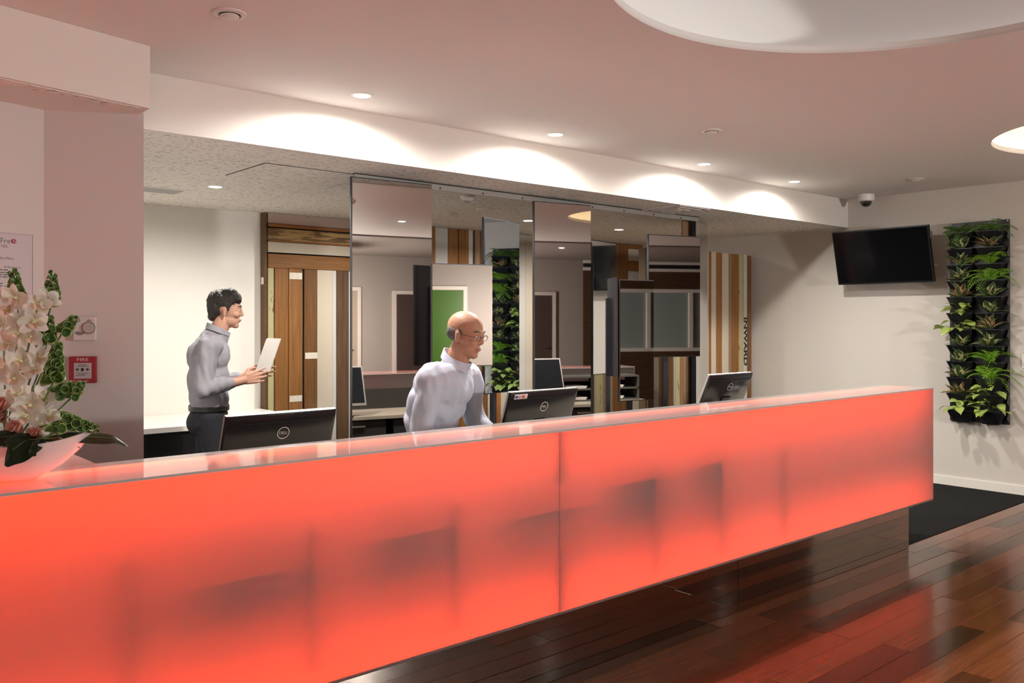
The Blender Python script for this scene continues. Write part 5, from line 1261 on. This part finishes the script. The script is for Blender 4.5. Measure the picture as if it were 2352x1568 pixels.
def face_bits(M, k, parent, hair, iris):
    W = plain('eye_white', (0.70, 0.68, 0.66), 0.2); I = plain('iris_' + hair.name, iris, 0.15)
    for s in (-1, 1):
        bm = bmesh.new(); bmesh.ops.create_uvsphere(bm, u_segments=14, v_segments=10, radius=0.0115 * k, matrix=Matrix.Translation(M @ (Vector((0.0765, s * 0.031, 0.010)) * k)))
        e_ = put('eye', mesh_of(bm, 'eye', True), W, parent)
        bm = bmesh.new(); bmesh.ops.create_uvsphere(bm, u_segments=12, v_segments=8, radius=0.0055 * k, matrix=Matrix.Translation(M @ (Vector((0.0842, s * 0.031, 0.009)) * k))); put('iris', mesh_of(bm, 'iris', True), I, e_)
        bm = bmesh.new(); tube(bm, [M @ (Vector(q) * k) for q in ((0.089, s * 0.014, 0.034), (0.088, s * 0.033, 0.040), (0.074, s * 0.050, 0.034))], [0.0035 * k, 0.0042 * k, 0.0025 * k], 6); put('eyebrow', mesh_of(bm, 'eyebrow', True), hair, parent)
    bm = bmesh.new(); tube(bm, [M @ (Vector(q) * k) for q in ((0.093, -0.022, -0.0545), (0.0985, 0, -0.0535), (0.093, 0.022, -0.0545))], 0.0022 * k, 6); put('mouth', mesh_of(bm, 'mouth', True), plain('lip_line', (0.22, 0.07, 0.06), 0.5), parent)

def legs(sk, tr, sh, hz, spread=0.10, fwd=(0.0, 0.0), hipx=0.0):
    """trousers and shoes; returns nothing, appends primitives"""
    for s, f in ((-1, fwd[0]), (1, fwd[1])):
        hip = (hipx, s * 0.085, hz - 0.03); kn = (hipx + f * 0.5 + 0.015, s * spread, hz * 0.52); an = (hipx + f - 0.01, s * spread, 0.09)
        tr += [('cap', hip, kn, 0.088, 0.066), ('cap', kn, an, 0.064, 0.052)]
        sk += [('cap', hip, kn, 0.070, 0.050), ('cap', kn, (an[0], an[1], 0.07), 0.048, 0.036)]
        sh.append([('cap', (an[0] - 0.035, an[1], 0.045), (an[0] + 0.16, an[1] + s * 0.015, 0.036), 0.042, 0.034), ('ell', (an[0] + 0.10, an[1], 0.040), (0.09, 0.046, 0.036), (0, 0, 0)), ('cap', (an[0], an[1], 0.05), (an[0], an[1], 0.11), 0.042, 0.044)])

# ------------------------------------------------------------------ man with dark hair, standing at the rear bench, seen from his right side
M_SKIN1 = skin_mat('skin_light', (0.50, 0.27, 0.19)); M_SKIN2 = skin_mat('skin_tan', (0.43, 0.225, 0.145))
M_SHIRT1 = plain('shirt_grey_lilac', (0.27, 0.26, 0.29), 0.8, bump=0.15, bscale=300)
M_SHIRT2 = plain('shirt_pale_blue', (0.50, 0.52, 0.62), 0.8, bump=0.15, bscale=300)
M_TROU = plain('trousers_black', (0.012, 0.013, 0.018), 0.8)
M_SHOE = plain('shoe_black', (0.01, 0.01, 0.01), 0.3)
M_HAIR1 = plain('hair_dark', (0.020, 0.013, 0.010), 0.5, bump=0.8, bscale=140); M_HAIR2 = plain('hair_grey', (0.10, 0.085, 0.075), 0.6, bump=0.5, bscale=200)
TL = 5.6; u_ = upx(480); p1 = Vector((TL * (FX + FY * u_), TL * (FY - FX * u_), 0.0042))
face1 = math.atan2(-0.36, 0.93)
m1 = thing('person', 'dark-haired man in a grey shirt and black trousers standing in profile at the rear bench', 'person', p1, face1)
sk, tr, sh, st = [], [], [], []
HZ = 0.92
# torso and shirt (local x forward, y left)
st += [('ell', (0.00, 0, 1.00), (0.125, 0.175, 0.14), (0, 0, 0)), ('ell', (-0.005, 0, 1.13), (0.130, 0.178, 0.17), (0, 4, 0)), ('ell', (-0.005, 0, 1.27), (0.130, 0.190, 0.14), (0, 8, 0)),
       ('cap', (0.015, -0.150, 1.345), (0.015, 0.150, 1.345), 0.075, 0.075), ('cap', (0.02, 0, 1.36), (0.055, 0, 1.425), 0.085, 0.068), ('ell', (0.0, 0, 0.915), (0.120, 0.168, 0.07), (0, 0, 0))]
rs, re, rw = Vector((0.005, -0.185, 1.335)), Vector((-0.045, -0.225, 1.075)), Vector((0.205, -0.165, 1.125))
ls, le, lw = Vector((0.025, 0.185, 1.335)), Vector((0.03, 0.225, 1.075)), Vector((0.27, 0.13, 1.14))
for a, b, c in ((rs, re, rw), (ls, le, lw)):
    st += [('cap', a, b, 0.066, 0.056), ('cap', b, b.lerp(c, 0.60), 0.056, 0.048)]
    sk += [('cap', a, b, 0.050, 0.042), ('cap', b, c, 0.041, 0.029)]
sk += [('ell', (0, 0, 1.2), (0.10, 0.15, 0.2), (0, 0, 0)), ('ell', (0, 0, 0.98), (0.10, 0.145, 0.12), (0, 0, 0)), ('cap', (0.025, 0, 1.36), (0.085, 0, 1.50), 0.060, 0.056)]
hand(sk, rw, (0.93, 0.10, 0.22), (0.1, 1.0, 0.0), 1, 0.75); hand(sk, lw, (0.90, -0.10, 0.25), (0.1, -1.0, 0.0), -1, 0.75)
Mh = head(sk, Vector((0.105, 0, 1.565)), 1.0, rad(6), rad(-6))
legs(sk, tr, sh, HZ, 0.10, (0.10, -0.06), 0.0)
tr += [('ell', (0, 0, 0.90), (0.118, 0.162, 0.085), (0, 0, 0)), ('ell', (-0.025, 0, 0.85), (0.115, 0.155, 0.10), (0, 0, 0))]
blob('body', sk, 0.0048, 5, M_SKIN1, m1)
blob('shirt', st, 0.008, 8, M_SHIRT1, m1, 0.016, 11.0, cut=[((0.06, 0, 1.448), (0.35, 0, 0.93)), ((0, 0, 0.935), (0, 0, -1)), ])
bm = bmesh.new(); n = 20; cr = [[], [], [], []]
for i in range(n):
    a = 0.35 + (2 * PI - 0.7) * i / (n - 1); ca, sa = math.cos(a), math.sin(a)
    for k_, (r, dz) in enumerate(((0.064, 0.0), (0.060, 0.036), (0.064, 0.038), (0.076, 0.002))):
        cr[k_].append(bm.verts.new((0.052 + ca * r, sa * r, 1.425 + dz - 0.028 * ca)))
for A_, B_ in zip(cr, cr[1:]):
    for i in range(n - 1): bm.faces.new((A_[i], A_[i + 1], B_[i + 1], B_[i]))
put('collar', mesh_of(bm, 'collar', True), M_SHIRT1, m1)
blob('trousers', tr, 0.009, 6, M_TROU, m1)
for k_ in range(2): blob('shoe', sh[k_], 0.007, 3, M_SHOE, m1, cut=[((0, 0, 0.001), (0, 0, -1))])
bm = bmesh.new(); lathe(bm, [(1.0, 0), (1.03, 0.004), (1.03, 0.032), (1.0, 0.036)], 32, (0.0, 0, 0.925), 0.122, 0.166); put('belt', mesh_of(bm, 'belt', True), plain('belt_black', (0.01, 0.009, 0.008), 0.35), m1)
# hair: mop with fringe and sideburns
hp = []
Rh = Mh
def he(p, r, rot=(0, 0, 0)):
    R = (Rh.to_3x3() @ Euler([rad(q) for q in rot]).to_matrix()).to_euler(); hp.append(('ell', Rh @ Vector(p), r, [math.degrees(q) for q in R]))
he((-0.022, 0, 0.062), (0.104, 0.086, 0.080)); he((-0.065, 0, 0.015), (0.058, 0.078, 0.075)); he((0.040, 0, 0.095), (0.052, 0.070, 0.036), (0, 25, 0)); he((-0.075, 0, -0.035), (0.035, 0.060, 0.042))
he((0.068, -0.02, 0.078), (0.024, 0.050, 0.022), (0, 35, 0)); he((0.0, 0.0, 0.125), (0.06, 0.06, 0.026))
for s in (-1, 1): he((0.012, s * 0.072, 0.035), (0.020, 0.010, 0.040))
blob('hair', hp, 0.005, 3, M_HAIR1, m1, 0.006, 38.0)
face_bits(Mh, 1.0, m1, M_HAIR1, (0.05, 0.03, 0.02))
# papers in his hands
M_PAPER2 = plain('paper_beige', (0.56, 0.53, 0.49), 0.7)
hc = m1.matrix_basis @ Vector((0.335, -0.015, 1.19))
bm = bmesh.new()
for j in range(3): box(bm, -0.105 + j * 0.003, 0.105 + j * 0.003, -0.001 + j * 0.0016, 0.0 + j * 0.0016, -0.02, 0.20 + 0.004 * j)
tag(put('paper_sheets', mesh_of(bm, 'paper_sheets'), M_PAPER2, None, loc=hc, rot=(rad(-20), 0, face1 - rad(70))), 'pale sheets of paper held by the dark-haired man', 'paper')

# ------------------------------------------------------------------ bald man leaning towards the sticker monitor
TB = 4.5; u_ = upx(1003); p2 = Vector((TB * (FX + FY * u_), TB * (FY - FX * u_), 0.0042))
face2 = rad(-63)
m2 = thing('person', 'bald man in a pale blue shirt leaning over the desk towards the sticker monitor', 'person', p2, face2)
sk, tr, sh, st = [], [], [], []
HZ = 0.88
st += [('ell', (-0.03, 0, 0.97), (0.130, 0.180, 0.13), (0, 0, 0)), ('ell', (0.00, 0, 1.07), (0.140, 0.190, 0.15), (0, 14, 0)), ('ell', (0.045, 0, 1.165), (0.135, 0.198, 0.125), (0, 22, 0)),
       ('cap', (0.075, -0.155, 1.215), (0.075, 0.155, 1.215), 0.078, 0.078), ('cap', (0.08, 0, 1.22), (0.12, 0, 1.285), 0.088, 0.072), ('ell', (-0.05, 0, 0.885), (0.125, 0.172, 0.06), (0, 0, 0))]
rs, re, rw = Vector((0.065, -0.195, 1.205)), Vector((0.03, -0.235, 0.945)), Vector((0.255, -0.16, 0.83))
ls, le, lw = Vector((0.085, 0.19, 1.205)), Vector((0.095, 0.270, 0.965)), Vector((0.235, 0.265, 0.865))
for a, b, c in ((rs, re, rw), (ls, le, lw)):
    st += [('cap', a, b, 0.070, 0.060), ('cap', b, b.lerp(c, 0.85), 0.059, 0.045)]
    sk += [('cap', a, b, 0.052, 0.044), ('cap', b, c, 0.042, 0.030)]
sk += [('ell', (0.02, 0, 1.09), (0.10, 0.15, 0.18), (0, 14, 0)), ('ell', (-0.03, 0, 0.93), (0.10, 0.145, 0.12), (0, 0, 0)), ('cap', (0.09, 0, 1.22), (0.145, 0, 1.37), 0.063, 0.058)]
hand(sk, rw, (0.75, 0.25, -0.45), (0.0, 0.0, -1.0), 1, 0.45); hand(sk, lw, (0.62, 0.70, -0.30), (0.0, 0.0, -1.0), -1, 0.45)
Mh = head(sk, Vector((0.165, 0, 1.425)), 1.0, rad(13), rad(-6))
legs(sk, tr, sh, HZ, 0.11, (-0.05, 0.06), -0.04)
tr += [('ell', (-0.045, 0, 0.87), (0.122, 0.166, 0.085), (0, 0, 0)), ('ell', (-0.065, 0, 0.82), (0.118, 0.160, 0.10), (0, 0, 0))]
blob('body', sk, 0.0048, 5, M_SKIN2, m2)
blob('shirt', st, 0.008, 8, M_SHIRT2, m2, 0.018, 10.0, cut=[((0.12, 0, 1.312), (0.40, 0, 0.92)), ((0, 0, 0.862), (0, 0, -1))])
bm = bmesh.new(); n = 20; cr = [[], [], [], []]
for i in range(n):
    a = 0.35 + (2 * PI - 0.7) * i / (n - 1); ca, sa = math.cos(a), math.sin(a)
    for k_, (r, dz) in enumerate(((0.066, 0.0), (0.061, 0.030), (0.065, 0.032), (0.080, -0.010))):
        cr[k_].append(bm.verts.new((0.112 + ca * r, sa * r, 1.285 + dz - 0.045 * ca)))
for A_, B_ in zip(cr, cr[1:]):
    for i in range(n - 1): bm.faces.new((A_[i], A_[i + 1], B_[i + 1], B_[i]))
put('collar', mesh_of(bm, 'collar', True), M_SHIRT2, m2)
blob('trousers', tr, 0.009, 6, M_TROU, m2)
for k_ in range(2): blob('shoe', sh[k_], 0.007, 3, M_SHOE, m2, cut=[((0, 0, 0.001), (0, 0, -1))])
# close-cropped hair round the sides and back
hp = []; Rh = Mh
he((-0.050, 0, 0.004), (0.056, 0.066, 0.046), (0, -12, 0))
for s in (-1, 1): he((-0.008, s * 0.0665, 0.022), (0.030, 0.010, 0.024)); he((-0.045, s * 0.055, 0.008), (0.036, 0.018, 0.036))
blob('hair', hp, 0.005, 3, M_HAIR2, m2, 0.002, 60.0)
face_bits(Mh, 1.0, m2, M_HAIR2, (0.05, 0.03, 0.02))
# spectacles
bm = bmesh.new()
for s in (-1, 1):
    n = 16; tube(bm, [Mh @ Vector((0.098, s * 0.033 + 0.022 * math.cos(2 * PI * i / n), 0.008 + 0.015 * math.sin(2 * PI * i / n))) for i in range(n + 1)], 0.0013, 5)
    tube(bm, [Mh @ Vector(q) for q in ((0.096, s * 0.055, 0.012), (0.05, s * 0.078, 0.012), (-0.005, s * 0.083, 0.010))], 0.0013, 5)
tube(bm, [Mh @ Vector((0.1, -0.011, 0.012)), Mh @ Vector((0.103, 0, 0.015)), Mh @ Vector((0.1, 0.011, 0.012))], 0.0013, 5)
put('spectacles', mesh_of(bm, 'spectacles', True), plain('spectacle_frame', (0.05, 0.05, 0.055), 0.3, 0.6), m2)
# end of scene
